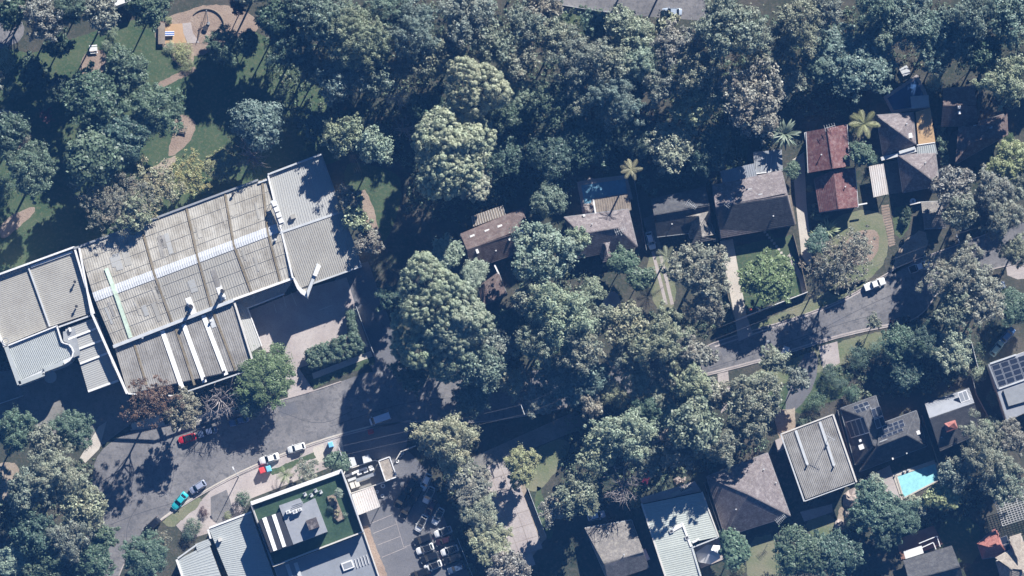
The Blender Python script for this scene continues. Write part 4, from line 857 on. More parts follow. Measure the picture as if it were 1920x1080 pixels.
def crown(style, sz, var):
    key = (style, sz, var)
    if key in CACHE: return CACHE[key]
    rng = np.random.default_rng(abs(hash((len(style), ord(style[0]), ord(style[-1]), sz == 'l', sz == 's', var))) % 99991)
    R = SIZES[sz]; d = STY[style]; bush = style == 'bush'
    H = R * 1.6 if bush else R * 1.75 + 4.5
    cz = H - d['vz'] * R if not bush else R * .6
    f = {'s': .5, 'm': 1.0, 'l': 1.75}[sz] if not bush else 1.0
    n = int(d['n'] * f); cr = d['cr'] * R / math.sqrt(max(f, .6))
    ph = rng.random(6) * 6.28; pts = []; tries = 0
    mind = cr * (1.05 if style == 'cauli' else .6)
    while len(pts) < n and tries < n * 40:
        tries += 1
        v = rng.normal(size=3); v /= np.linalg.norm(v)
        if v[2] < -.3: v[2] = -v[2]
        rr = 1 - d['fill'] * rng.random() ** (1.3 if style != 'gum' else 1.0)
        a = math.atan2(v[1], v[0]); ol = 1 + d['lob'] * (math.sin(2 * a + ph[0]) * .4 + math.sin(3 * a + ph[1]) * .45 + math.sin(5 * a + ph[2]) * .35) + d['lob'] * .5 * math.sin(4 * v[2] + ph[3])
        p = np.array([v[0] * R * rr * ol, v[1] * R * rr * ol, cz + v[2] * R * d['vz'] * rr * ol])
        if all(np.sum((p - q) ** 2) > mind ** 2 for q in pts): pts.append(p)
    cen = np.array(pts); sc = (R - cr) / R; cen[:, :2] *= sc
    rad = cr * (.6 + .8 * rng.random(len(cen)))
    vf = (.78, 1.0, 1.32)[var]; me = leaf_mesh('crown', cen, rad * (.9, 1.0, 1.12)[var], int(d['per'] * (1.35, 1, .72)[var]), d['ls'] * vf, rng, d['out'], .3, d['warm'], .8, low=-.2, tight=style == 'cauli')
    tm = limbs(rng, R, H, cz, cen, .05 * R if not bush else .03 * R, 5 if bush else 10).mesh('trunk', M['bark'], None, smooth=True)
    CACHE[key] = (me, tm, R, H, cz); return CACHE[key]
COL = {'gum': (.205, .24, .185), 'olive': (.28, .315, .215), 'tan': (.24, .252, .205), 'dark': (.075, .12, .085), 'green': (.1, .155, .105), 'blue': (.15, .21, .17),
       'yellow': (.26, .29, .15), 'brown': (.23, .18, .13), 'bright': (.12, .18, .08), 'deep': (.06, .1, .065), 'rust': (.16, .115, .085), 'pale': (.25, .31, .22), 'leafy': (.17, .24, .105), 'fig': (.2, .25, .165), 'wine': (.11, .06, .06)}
TN = [0]
def tree(px, py, r, style, col, label, H=None, name=None, group=None, cat=None):
    TN[0] += 1; rm = r * PX; bush = style == 'bush'
    if style == 'bare': return bare(px, py, r, col, label, H or rm * 1.3 + 4)
    sz = 'm' if bush else ('s' if rm < 4.2 else 'm' if rm < 7.2 else 'l')
    me, tm, R, H0, cz = crown(style, sz, TN[0] % 3)
    H = H or (rm * 1.5 if bush else rm * 1.7 + 3.6)
    if not bush and px < 1900 and 'behind the warehouse' not in label and 'warehouse roof' not in label and 'rooftop' not in label: H *= 1.35
    sh, sv = rm / R * 1.04, H / H0
    p = G(px, py, cz * sv * 1.05)
    t = thing(name or ('shrub' if bush else {'gum': 'gum_tree', 'sparse': 'thin_tree', 'cauli': 'rounded_tree'}.get(style, 'tree')), label, cat or ('shrub' if bush else 'tree'), (p.x, p.y, 0), random.uniform(0, 6.28), group)
    t.scale = (sh * random.uniform(.95, 1.05), sh * random.uniform(.95, 1.05), sv)
    o = link(bpy.data.objects.new('crown', me)); o.parent = t
    k = random.uniform(.9, 1.1); c = COL[col]; o.color = (c[0] * k * random.uniform(.93, 1.06), c[1] * k, c[2] * k * random.uniform(.9, 1.08), 1)
    o = link(bpy.data.objects.new('trunk', tm)); o.parent = t
    return t
def bare(px, py, r, col, label, H, name='bare_tree'):
    rng = np.random.default_rng(int(px * 7 + py)); R = r * PX
    p = G(px, py, H * .75); t = thing(name, label, 'tree', (p.x, p.y, 0))
    cen = np.array([[R * math.cos(a) * q, R * math.sin(a) * q, H * (.72 + .25 * rng.random())] for a, q in zip(rng.random(26) * 6.28, .35 + .65 * rng.random(26))])
    m = limbs(rng, R, H, H * .75, cen, .18 + .012 * r * .6, 26, 5)
    m.v = [(v[0] + p.x, v[1] + p.y, v[2]) for v in m.v]
    m.build('branches', M['bark_w' if col == 'white' else 'twig'], t, smooth=True); return t
T = [  # centre x, y, crown radius, habit, foliage, label[, height]
 # park at the upper left
 (85, 38, 42, 'gum', 'tan', 'tan-tipped gum between the grey road and the park at the top left corner', 16),
 (188, 22, 40, 'gum', 'tan', 'brownish gum just left of the white roof strip at the top edge', 14),
 (132, 15, 34, 'dome', 'green', 'dark green crown between the two brownish gums at the top left', 15),
 (20, 20, 30, 'dome', 'deep', 'dark crown in the extreme top left corner', 14),
 (280, 12, 40, 'fine', 'green', 'leafy park tree at the top edge left of the playground, its shadow across the lawn', 10),
 (6, 110, 30, 'bush', 'pale', 'pale green shrub at the left edge under the grey road', 3),
 (240, 132, 46, 'fine', 'green', 'green park tree below the white picnic table, topmost of the park cluster', 10),
 (172, 182, 52, 'fine', 'green', 'mid-green park tree on the left side of the park cluster', 11),
 (290, 205, 54, 'dome', 'green', 'round dark park tree directly left of the brown picnic table', 11),
 (232, 262, 46, 'dome', 'dark', 'dark green crown in the middle of the lower park cluster', 11),
 (175, 298, 54, 'dome', 'green', 'large green crown at the lower left of the park cluster', 12),
 (58, 318, 56, 'fine', 'green', 'broad dark green tree by the left edge above the tan office roof', 11),
 (14, 250, 40, 'dome', 'dark', 'dark tree at the left edge beside the curved garden bed', 11),
 (8, 350, 26, 'bush', 'green', 'green shrub on the left edge under the broad dark green tree', 4),
 (420, 86, 36, 'dome', 'green', 'round green tree just below the circular playground', 8),
 (462, 78, 24, 'dome', 'dark', 'small dark crown right of the round tree below the playground', 8),
 (340, 98, 24, 'bush', 'yellow', 'yellow-green shrub in the bed under the tan softfall', 1.8),
 (318, 88, 14, 'bush', 'pale', 'small pale shrub at the lower left corner of the softfall', 1.4),
 (352, 122, 15, 'bush', 'yellow', 'yellowish shrub at the upper end of the park path', 1.5),
 (450, 8, 24, 'sparse', 'rust', 'reddish leafless-looking tree at the top edge right of the playground', 7),
 (212, 62, 15, 'bush', 'pale', 'light green shrub on the lawn edge above the white picnic table', 2),
 (200, 84, 12, 'bush', 'pale', 'low pale shrub beside the white picnic table', 1.5),
 (316, 38, 9, 'bush', 'yellow', 'tiny yellow-green shrub at the top corner of the softfall', 1.2),
 (86, 218, 17, 'sparse', 'wine', 'small reddish shrub on the lawn left of the park cluster', 3),
 (42, 225, 16, 'bush', 'yellow', 'yellowish shrub in the curved garden bed at the left', 1.6),
 (46, 258, 14, 'bush', 'tan', 'brownish shrub at the lower end of the curved garden bed', 1.5),
 (30, 170, 22, 'bush', 'green', 'shaded green shrub on the left lawn above the garden bed', 2.5),
 (480, 232, 46, 'dome', 'blue', 'blue-green tree above the corner of the warehouse by the bare grey tree', 12),
 (474, 288, 34, 'bare', 'grey', 'bare grey twiggy tree behind the warehouse corner', 9),
 (415, 308, 38, 'fine', 'yellow', 'yellow-green tree at the right of the scrubby row behind the warehouse', 8),
 (352, 330, 46, 'sparse', 'yellow', 'thin yellow-brown tree in the middle of the row behind the warehouse', 8),
 (290, 350, 50, 'sparse', 'olive', 'thin olive-brown tree left of centre in the row behind the warehouse', 11),
 (212, 378, 66, 'sparse', 'tan', 'wide twiggy tan tree at the left end of the row behind the warehouse', 13.5),
 (250, 400, 40, 'fine', 'olive', 'dense olive tree overhanging the upper left corner of the warehouse roof', 12.5),
 # bush in the top centre
 (606, 38, 58, 'fine', 'blue', 'tall blue-green tree at the top edge, leftmost of the central bush', 17),
 (668, 70, 62, 'fine', 'pale', 'tall pale sunlit tree near the top edge in the central bush', 19),
 (640, 138, 52, 'gum', 'blue', 'blue-grey gum below the tall pale tree in the central bush', 15),
 (705, 150, 38, 'gum', 'blue', 'grey gum just above the fallen-looking white branches', 12),
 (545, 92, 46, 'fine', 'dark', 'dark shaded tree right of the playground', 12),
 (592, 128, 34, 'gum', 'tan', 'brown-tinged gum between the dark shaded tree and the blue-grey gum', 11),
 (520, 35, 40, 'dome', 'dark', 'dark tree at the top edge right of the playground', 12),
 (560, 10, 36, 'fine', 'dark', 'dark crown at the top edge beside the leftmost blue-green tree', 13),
 (775, 62, 58, 'fine', 'blue', 'tall blue-green tree at the top edge left of the widest bush gums', 16),
 (812, 112, 44, 'gum', 'gum', 'grey-green gum above the upper cauliflower-headed tree', 13),
 (755, 125, 36, 'gum', 'gum', 'small grey gum right of the pale sunlit tree', 12),
 (875, 35, 62, 'gum', 'gum', 'broad grey-green gum at the top edge in the centre of the frame', 16),
 (925, 85, 44, 'gum', 'gum', 'grey-green gum directly above and right of the upper cauliflower-headed tree', 13),
 (730, 20, 40, 'fine', 'blue', 'bluish crown at the top edge between two tall trees', 14),
 (892, 166, 60, 'cauli', 'olive', 'upper of two cauliflower-headed olive trees', 18),
 (845, 282, 70, 'cauli', 'olive', 'lower, larger of two cauliflower-headed olive trees', 19),
 (892, 342, 32, 'cauli', 'olive', 'small knobbly crown tucked below the larger cauliflower-headed tree', 7),
 (642, 256, 40, 'gum', 'pale', 'left of two pale gums right of the warehouse corner', 14),
 (702, 276, 38, 'gum', 'pale', 'right of two pale gums right of the warehouse corner', 15),
 (745, 182, 26, 'bare', 'white', 'dead tree with forked white limbs in the central bush', 9),
 (650, 168, 22, 'bare', 'white', 'dead white-limbed tree left of the forked white tree', 8),
 (757, 240, 24, 'bare', 'grey', 'small bare grey tree above the gap between the pale gums and cauliflower tree', 7),
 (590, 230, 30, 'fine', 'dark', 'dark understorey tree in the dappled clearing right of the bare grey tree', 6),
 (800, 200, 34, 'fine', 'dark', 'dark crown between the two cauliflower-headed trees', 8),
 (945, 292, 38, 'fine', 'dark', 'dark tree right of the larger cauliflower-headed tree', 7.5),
 (985, 48, 46, 'gum', 'gum', 'grey gum left of the grassy bank of the top road', 13),
 (968, 110, 40, 'gum', 'gum', 'grey-green gum above the bright green shrubs in the bush', 12),
 (1015, 15, 38, 'gum', 'tan', 'tan-grey gum against the left end of the top road', 11),
 (978, 178, 34, 'fine', 'pale', 'light green tree above the bright fern patch in the bush', 7),
 (984, 222, 20, 'bush', 'bright', 'bright green ferny clump in the middle of the bush', 3),
 (1000, 200, 15, 'bush', 'bright', 'small bright green shrub beside the ferny clump', 2.5),
 (1092, 112, 62, 'gum', 'gum', 'wide grey gum below the grassy bank of the top road', 16),
 (1180, 62, 50, 'fine', 'olive', 'fine-leaved olive tree below the top road', 12),
 (1120, 45, 30, 'dome', 'green', 'green tree on the bank of the top road', 6),
 (1200, 116, 36, 'dome', 'pale', 'light green crown in the middle of the upper right bush', 13),
 (1270, 88, 46, 'gum', 'tan', 'tan-tipped gum below the car on the top road', 14),
 (1250, 45, 26, 'gum', 'olive', 'small olive gum right under the car on the top road', 9),
 (1305, 135, 52, 'gum', 'gum', 'grey gum right of the light green crown in the upper right bush', 15),
 (1370, 55, 76, 'gum', 'gum', 'biggest gum at the top edge in the upper right bush', 19),
 (1412, 188, 72, 'gum', 'tan', 'big tan-olive gum left of the fan palm', 15),
 (1425, 110, 38, 'gum', 'gum', 'small grey gum between the biggest gum and the tan-olive gum', 13),
 (1298, 200, 42, 'fine', 'olive', 'olive rounded crown left of the big tan-olive gum', 11),
 (1258, 272, 46, 'fine', 'olive', 'olive mushroom-shaped crown above the dark tiled house', 9),
 (1150, 178, 60, 'gum', 'blue', 'shaded bluish gum in the middle of the dark bush above the long blue pool', 14),
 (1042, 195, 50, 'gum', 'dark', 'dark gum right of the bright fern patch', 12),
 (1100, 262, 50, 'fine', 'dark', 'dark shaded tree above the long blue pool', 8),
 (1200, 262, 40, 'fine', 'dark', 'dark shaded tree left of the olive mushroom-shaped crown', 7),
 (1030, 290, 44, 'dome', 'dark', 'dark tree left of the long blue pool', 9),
 (1345, 262, 30, 'fine', 'green', 'green tree above the rear lawn of the large house', 8),
 (1200, 225, 22, 'bare', 'grey', 'dead pale-limbed tree in the dark bush above the long blue pool', 7),
 (1028, 378, 34, 'dome', 'blue', 'bluish round tree between the skylight house and the long blue pool', 9),
 (1325, 300, 34, 'gum', 'dark', 'dark gum against the left rear of the large house', 8),
 # upper right
 (1500, 45, 56, 'fine', 'gum', 'wispy grey she-oak at the top edge above the big dark tree', 15),
 (1545, 18, 40, 'fine', 'gum', 'wispy grey crown at the top edge left of the right-hand bush', 14),
 (1600, 112, 74, 'fine', 'blue', 'big dark tree above the red tiled house', 8.5),
 (1530, 120, 40, 'fine', 'blue', 'dark bluish crown at the left flank of the big dark tree', 8),
 (1700, 28, 52, 'fine', 'blue', 'bluish tree at the top edge above the navy pool', 10),
 (1750, 62, 46, 'fine', 'blue', 'bluish leafy tree above and right of the navy pool', 10),
 (1640, 10, 40, 'fine', 'blue', 'shaded crown at the top edge above the big dark tree', 13),
 (1755, 110, 34, 'fine', 'blue', 'lower crown just above the pale shrub beside the navy pool', 9),
 (1752, 156, 20, 'bush', 'pale', 'pale green shrub right of the navy pool', 4),
 (1822, 30, 54, 'gum', 'blue', 'shaded bluish gum near the top right corner', 14),
 (1895, 28, 50, 'gum', 'blue', 'shaded gum in the top right corner', 14),
 (1840, 95, 40, 'fine', 'dark', 'dark crown above the rambling brown house', 10),
 (1884, 148, 54, 'gum', 'pale', 'pale gum at the right edge beside the rambling brown house', 12),
 (1615, 290, 28, 'fine', 'green', 'dark leafy tree between the red house and the pink carport', 6),
 (1640, 300, 13, 'bush', 'green', 'small green shrub at the corner of the pink carport', 3),
 (1890, 258, 16, 'bush', 'bright', 'bright green shrub by the white awning at the right edge', 3),
 (1895, 300, 44, 'fine', 'yellow', 'yellow-green tree at the right edge below the rambling brown house', 8),
 (1785, 352, 46, 'gum', 'tan', 'brown-tinged gum above the grey shed', 11),
 (1862, 355, 46, 'gum', 'tan', 'brown-tinged gum right of the grey shed at the right', 10),
 (1905, 345, 34, 'fine', 'gum', 'grey crown at the right edge below the yellow-green tree', 9),
 (1800, 400, 36, 'gum', 'gum', 'grey gum directly right of the grey shed', 13),
 (1880, 405, 46, 'gum', 'tan', 'tan gum on the right edge above the road', 10),
 # middle of the picture
 (655, 372, 27, 'gum', 'tan', 'upper olive-tan tree along the right wall of the warehouse', 9.5),
 (668, 412, 26, 'gum', 'olive', 'middle olive tree along the right wall of the warehouse', 9.5),
 (690, 455, 28, 'gum', 'tan', 'lower tan tree along the right wall of the warehouse', 9),
 (802, 548, 66, 'cauli', 'olive', 'upper left dome of the giant knobbly fig beside the side street', 17),
 (845, 598, 64, 'cauli', 'fig', 'paler right dome of the giant knobbly fig', 15),
 (782, 628, 54, 'cauli', 'fig', 'shaded lower left dome of the giant knobbly fig', 13),
 (848, 668, 48, 'cauli', 'fig', 'lowest shaded dome of the giant knobbly fig', 11),
 (838, 476, 32, 'fine', 'pale', 'light green tree left of the house with three square skylights', 6),
 (888, 512, 28, 'dome', 'pale', 'light green round tree touching the small brown garage', 5),
 (904, 548, 14, 'bush', 'pale', 'small pale shrub left of the small brown garage', 3),
 (905, 690, 46, 'gum', 'blue', 'grey-blue gum below the giant knobbly fig near the street', 11),
 (500, 706, 56, 'dome', 'bright', 'round leafy green tree at the front corner of the warehouse annex', 7),
 (470, 745, 30, 'dome', 'dark', 'dark crown under the round leafy tree at the warehouse front', 5),
 (1020, 475, 68, 'gum', 'pale', 'big pale gum between the skylight house and the plum hip house', 13),
 (1085, 448, 24, 'gum', 'pale', 'small pale branch-crown over the left end of the plum hip house', 11),
 (1048, 588, 70, 'gum', 'pale', 'big grey gum in the front garden left of the gravel forecourt', 15),
 (1000, 560, 40, 'gum', 'gum', 'grey gum beside the small brown garage', 11),
 (1010, 640, 50, 'gum', 'gum', 'grey gum overhanging the street below the small brown garage', 13),
 (1085, 650, 48, 'gum', 'gum', 'grey gum overhanging the street below the gravel forecourt', 13),
 (1175, 612, 44, 'gum', 'olive', 'olive gum right of the gravel forecourt', 11),
 (1235, 640, 62, 'gum', 'olive', 'big olive gum over the street left of the pale road', 13),
 (1290, 655, 32, 'gum', 'tan', 'tan gum where the pale road emerges from the trees', 10),
 (1310, 505, 62, 'gum', 'tan', 'big tan gum in the front yard left of the concrete driveway', 11),
 (1325, 575, 42, 'gum', 'tan', 'tan gum at the street end of the concrete driveway', 9),
 (1172, 488, 27, 'dome', 'green', 'dark green tree at the right corner of the plum hip house', 5),
 (1200, 522, 24, 'dome', 'green', 'dark green shrub beside the grassy wheel-track drive', 5),
 (1110, 545, 24, 'fine', 'pale', 'small pale tree at the left of the gravel forecourt', 6),
 (1362, 595, 17, 'bush', 'green', 'green shrub at the left side of the driveway gate', 2.5),
 (1442, 520, 50, 'fine', 'leafy', 'bushy bright green tree on the front lawn beside the concrete driveway', 7.5),
 (1300, 718, 44, 'gum', 'olive', 'olive gum below the road where it leaves the trees', 11),
 (1345, 740, 30, 'gum', 'tan', 'tan gum beside the narrow driveway below the road', 9),
 # right of the driveway
 (1580, 490, 60, 'sparse', 'tan', 'thin brown street gum whose bare shadow crosses the road', 12),
 (1612, 462, 32, 'sparse', 'tan', 'brown gum over the garden bed below the red tiled house', 7),
 (1540, 520, 34, 'sparse', 'tan', 'thin brown crown at the left of the street gum', 8),
 (1532, 452, 22, 'dome', 'green', 'round dark shrub beside the spiky clump below the red tiled house', 3),
 (1792, 515, 62, 'gum', 'tan', 'big tan gum over the road at the right', 11),
 (1845, 560, 48, 'gum', 'tan', 'tan gum right of the big gum over the road', 10),
 (1790, 580, 40, 'gum', 'gum', 'grey gum below the big gum over the road', 9),
 (1903, 470, 34, 'gum', 'gum', 'grey gum on the right edge by the silver car', 9),
 (1905, 575, 34, 'dome', 'green', 'green round tree on the right edge below the silver car', 7),
 (1640, 603, 17, 'sparse', 'gum', 'tiny thin street tree beside the parked black car', 4),
 (1650, 655, 28, 'bush', 'green', 'green shrub under the tiny thin street tree', 3),
 (1610, 668, 26, 'bush', 'green', 'green shrub in the front garden left of the garden wall', 3.5),
 (1690, 642, 34, 'fine', 'green', 'green tree below the parked black car', 6),
 (1735, 640, 38, 'fine', 'dark', 'dark tree left of the tan garden gum at the right', 7),
 (1788, 658, 42, 'gum', 'olive', 'olive-tan garden gum above the slate-grey gable house', 8),
 (1835, 702, 18, 'bush', 'olive', 'olive shrub between the slate house and the solar grid roof', 3),
 (1557, 705, 24, 'bush', 'green', 'green shrub beside the drive above the flat grey ribbed roof', 4),
 (1528, 755, 22, 'bush', 'green', 'round green shrub nearest the flat grey ribbed roof', 4),
 (1598, 738, 22, 'bush', 'green', 'green shrub above the left solar panels', 4),
 (1575, 720, 16, 'bush', 'green', 'small shrub between two green shrubs above the solar house', 3),
 (1650, 705, 15, 'bush', 'green', 'clipped green shrub in the shaded garden above the solar house', 3),
 (1700, 700, 30, 'fine', 'dark', 'dark shaded tree above the slate-grey gable house', 5),
 (1450, 672, 28, 'gum', 'gum', 'small grey street gum on the lower verge of the pale road', 7),
 (1868, 745, 20, 'bush', 'green', 'narrow green shrub against the wall of the solar grid house', 3),
 (1856, 795, 20, 'bush', 'pale', 'pale green shrub right of the slate-grey gable house', 4),
 # below the street, centre
 (1108, 762, 26, 'gum', 'tan', 'small tan gum at the upper left of the lower bush', 7),
 (1172, 815, 60, 'gum', 'pale', 'big pale green gum in the middle below the street', 12),
 (1120, 850, 40, 'gum', 'pale', 'pale green gum left of the biggest pale gum below the street', 10),
 (1212, 865, 36, 'gum', 'gum', 'grey gum right of the bare twiggy tree', 8),
 (1165, 912, 40, 'bare', 'grey', 'bare twiggy grey tree above the weathered tiled house', 12),
 (1082, 930, 46, 'gum', 'gum', 'grey-green gum above the white car under the trees', 9),
 (1040, 955, 32, 'gum', 'tan', 'brownish gum beside the paved car park', 8),
 (978, 872, 38, 'fine', 'yellow', 'yellow-green tree at the top of the paved car park', 6),
 (1300, 800, 54, 'gum', 'gum', 'grey gum above the pale green ribbed roof', 15),
 (1350, 838, 44, 'gum', 'gum', 'grey gum above the large pyramid roof', 12),
 (1275, 848, 34, 'gum', 'tan', 'brown-tinged gum above the front terrace of the green ribbed roof', 12),
 (1412, 762, 60, 'gum', 'gum', 'large dark gum left of the flat grey ribbed roof', 11),
 (1425, 720, 34, 'gum', 'olive', 'olive gum just below the pale road beside the narrow driveway', 8),
 (1188, 938, 17, 'bush', 'yellow', 'yellowish shrub against the front of the green ribbed roof', 4),
 (1262, 780, 26, 'fine', 'pale', 'pale green tree above the sunlit bare patch', 6),
 (1210, 768, 28, 'gum', 'dark', 'dark gum below the shaded street', 8),
 (1240, 915, 14, 'bush', 'pale', 'pale shrub beside the boulders', 1.5),
 (1376, 1032, 32, 'dome', 'green', 'round green tree right of the white shade canopy', 6),
 (1386, 1065, 16, 'bush', 'yellow', 'yellowish shrub below the tree right of the white shade canopy', 3),
 (836, 822, 60, 'gum', 'olive', 'big olive gum at the upper end of the car yard', 9),
 (882, 905, 44, 'gum', 'tan', 'tan gum along the upper right edge of the car yard', 5.2),
 (902, 965, 44, 'gum', 'olive', 'olive gum along the middle of the car yard edge', 5.2),
 (920, 1020, 44, 'gum', 'olive', 'olive gum along the lower edge of the car yard', 5.5),
 (952, 1068, 42, 'gum', 'tan', 'tan gum at the bottom edge right of the car yard', 9),
 (852, 868, 32, 'gum', 'olive', 'olive gum overhanging the white cars at the top of the car yard', 5.5),
 (576, 880, 25, 'sparse', 'gum', 'thin grey shrub in front of the rooftop lawn building', 4),
 (634, 866, 22, 'dome', 'green', 'dark green tree at the upper corner of the rooftop lawn building', 5),
 # lower left
 (282, 752, 50, 'sparse', 'rust', 'rust-brown tree in front of the warehouse annex', 13),
 (345, 772, 38, 'gum', 'tan', 'tan tree right of the rust-brown tree at the warehouse front', 9),
 (412, 748, 36, 'bare', 'grey', 'bare purple-grey tree in front of the warehouse annex', 8),
 (136, 806, 40, 'dome', 'green', 'dark green tree in the loading court below the curved office roof', 8),
 (30, 805, 42, 'fine', 'green', 'green tree at the left edge below the curved office roof', 9),
 (82, 832, 36, 'gum', 'gum', 'grey gum left of the dark green loading court tree', 9),
 (112, 892, 62, 'gum', 'olive', 'broad olive gum left of the wide street', 12),
 (55, 915, 44, 'gum', 'gum', 'grey gum at the left edge beside the bare patch', 11),
 (160, 950, 44, 'gum', 'olive', 'olive gum leaning over the street bend', 10),
 (130, 1010, 48, 'gum', 'gum', 'grey gum at the lower left above the bottom edge', 11),
 (195, 1005, 26, 'fine', 'green', 'small green tree at the street bend', 7),
 (172, 1052, 40, 'fine', 'green', 'green tree at the bottom edge beside the street bend', 8),
 (20, 1050, 32, 'dome', 'pale', 'pale round tree in the bottom left corner', 7),
 (60, 1000, 46, 'gum', 'dark', 'dark gum at the lower left edge', 10),
 (85, 1068, 38, 'gum', 'dark', 'dark gum on the bottom edge near the left corner', 9),
 (272, 1045, 44, 'dome', 'green', 'dark round tree beside the parked black car at the bottom', 7),
 (308, 1010, 15, 'sparse', 'tan', 'thin tan shrub behind the parked black car at the bottom', 4),
 (455, 936, 18, 'bush', 'green', 'dark upright shrub at the left corner of the rooftop lawn building', 4),
 (427, 967, 10, 'bush', 'yellow', 'small golden shrub at the foot of the pale ribbed roof', 1.5),
 (362, 985, 18, 'bush', 'green', 'green shrub in the garden above the pale ribbed roof', 2.5),
 (352, 1004, 15, 'bush', 'dark', 'dark shrub against the corner of the pale ribbed roof', 2.5),
 (382, 960, 12, 'bush', 'wine', 'small wine-red shrub beside the grass verge', 1.5),
 # lower right
 (1500, 1035, 48, 'dome', 'green', 'leafy green tree at the bottom edge below the boulders', 8),
 (1562, 1042, 46, 'fine', 'green', 'green tree at the bottom edge right of the leafy green one', 8),
 (1585, 1000, 20, 'bush', 'green', 'green shrub beside the boulders below the flat grey roof', 3.5),
 (1640, 915, 26, 'fine', 'pale', 'pale feathery tree at the left end of the turquoise pool', 5),
 (1640, 952, 44, 'fine', 'green', 'green tree left of the turquoise pool hedge row', 7),
 (1690, 968, 40, 'fine', 'green', 'green tree in front of the turquoise pool', 6),
 (1718, 950, 22, 'fine', 'olive', 'olive tree overhanging the lower edge of the turquoise pool', 5),
 (1768, 932, 30, 'dome', 'yellow', 'yellow-green tree at the right end of the turquoise pool', 6),
 (1845, 850, 66, 'gum', 'gum', 'big grey gum right of the turquoise pool', 11),
 (1885, 905, 44, 'gum', 'gum', 'grey gum just above the white lattice pergola', 9),
 (1790, 890, 34, 'gum', 'gum', 'grey gum between the turquoise pool and the big grey gum', 8),
 (1895, 820, 40, 'gum', 'tan', 'tan-grey gum on the right edge under the solar grid roof', 9),
 (1600, 975, 22, 'bush', 'green', 'green shrub below the left end of the pool trees', 3),
 (1660, 1000, 30, 'fine', 'dark', 'dark tree above the terrace at the bottom right', 5),
 (1390, 262, 12, 'bush', 'green', 'small green shrub beside the rear pergola of the large house', 2),
 (1722, 652, 15, 'dome', 'deep', 'tall slender dark conifer throwing a long shadow over the solar house', 15),
 (930, 655, 40, 'gum', 'gum', 'grey gum at the street edge right of the giant knobbly fig', 8), (960, 715, 38, 'gum', 'olive', 'low olive gum leaning over the shaded street by the central power pole', 7), (1045, 700, 40, 'gum', 'gum', 'grey gum leaning over the shaded street right of the central power pole', 8), (1115, 705, 36, 'gum', 'blue', 'bluish gum leaning over the shaded street below the gravel forecourt', 7.5), (1168, 668, 40, 'gum', 'gum', 'grey gum at the kerb below the olive gum right of the forecourt', 9), (1200, 712, 36, 'gum', 'olive', 'olive gum on the lower kerb where the street is deepest in shade', 7), (885, 745, 36, 'fine', 'blue', 'thin bluish tree over the street below the grey-blue gum', 6), (1262, 700, 32, 'gum', 'tan', 'tan gum leaning over the street left of the pale road', 8),
 (1130, 600, 30, 'gum', 'gum', 'grey gum crowding the lower end of the gravel forecourt', 9), (960, 610, 34, 'fine', 'dark', 'dark understorey tree left of the big grey front-garden gum', 6), (770, 700, 40, 'fine', 'dark', 'dark lower branches of the fig grove beside the side street', 8), (735, 560, 30, 'fine', 'dark', 'dark small tree at the left foot of the giant knobbly fig', 6),
 (700, 105, 40, 'gum', 'blue', 'bluish gum filling the gap right of the tall pale tree', 13), (850, 90, 36, 'gum', 'gum', 'grey crown between the broad top gum and the cauliflower tree', 11), (1040, 70, 44, 'gum', 'gum', 'grey gum between the wide gum and the left end of the top road', 12), (1140, 120, 44, 'gum', 'gum', 'grey gum between the wide gum and the light green crown', 13), (1235, 160, 44, 'gum', 'gum', 'grey gum below the light green crown', 12), (1345, 175, 40, 'gum', 'gum', 'grey gum left of the big tan-olive gum', 12), (1470, 150, 40, 'gum', 'gum', 'grey gum right of the big tan-olive gum above the fan palm', 9), (1450, 90, 44, 'gum', 'gum', 'grey gum between the biggest gum and the wispy she-oak', 12), (1660, 60, 42, 'fine', 'blue', 'bluish crown between the big dark tree and the top edge', 9), (1800, 80, 36, 'fine', 'blue', 'bluish crown right of the leafy tree above the navy pool', 10), (1085, 190, 40, 'gum', 'gum', 'grey crown right of the dark gum in the bush', 11), (1180, 235, 36, 'fine', 'dark', 'dark small tree in the hollow above the long blue pool', 6), (940, 220, 36, 'gum', 'dark', 'dark gum right of the upper cauliflower tree', 10), (905, 250, 34, 'gum', 'gum', 'grey crown squeezed between the two cauliflower trees', 11),
 (108, 82, 30, 'fine', 'deep', 'low dark crown in shade under the tan-tipped gum by the grey road', 6), (62, 135, 32, 'fine', 'deep', 'low dark crown on the shaded lawn left of the white picnic table', 5), (110, 165, 26, 'fine', 'deep', 'dark crown hugging the left side of the park cluster', 6),  # dark crowns added where the lawn only lies in shade
 (1012, 748, 32, 'gum', 'gum', 'low grey gum on the lower kerb right of the central power pole', 6), (1078, 735, 32, 'gum', 'blue', 'low bluish gum on the lower kerb above the small tan gum', 6.5), (1152, 738, 34, 'gum', 'olive', 'low olive gum on the lower kerb above the big pale green gum', 6.5), (1240, 735, 32, 'gum', 'gum', 'low grey gum on the lower kerb above the sunlit bare patch', 6.5), (1320, 668, 24, 'gum', 'tan', 'small tan gum at the very end of the shaded street', 6),
 (1495, 712, 26, 'gum', 'gum', 'small grey gum over the dark driveway below the road', 6),
 (60, -40, 50, 'gum', 'gum', 'gum just beyond the top left corner', 13), (480, -38, 50, 'gum', 'gum', 'gum just beyond the top edge left of the central bush', 14), (-40, 150, 44, 'gum', 'gum', 'gum just beyond the left edge above the curved garden bed', 12), (1180, -50, 40, 'gum', 'gum', 'gum just beyond the top edge over the top road', 13), (1250, -45, 44, 'gum', 'gum', 'gum just beyond the top edge above the car on the top road', 13), (1960, 90, 46, 'gum', 'blue', 'gum just beyond the right edge near the top corner', 12),
]
for t in T:
    if t[3]: tree(*t[:6], *(t[6:7]))
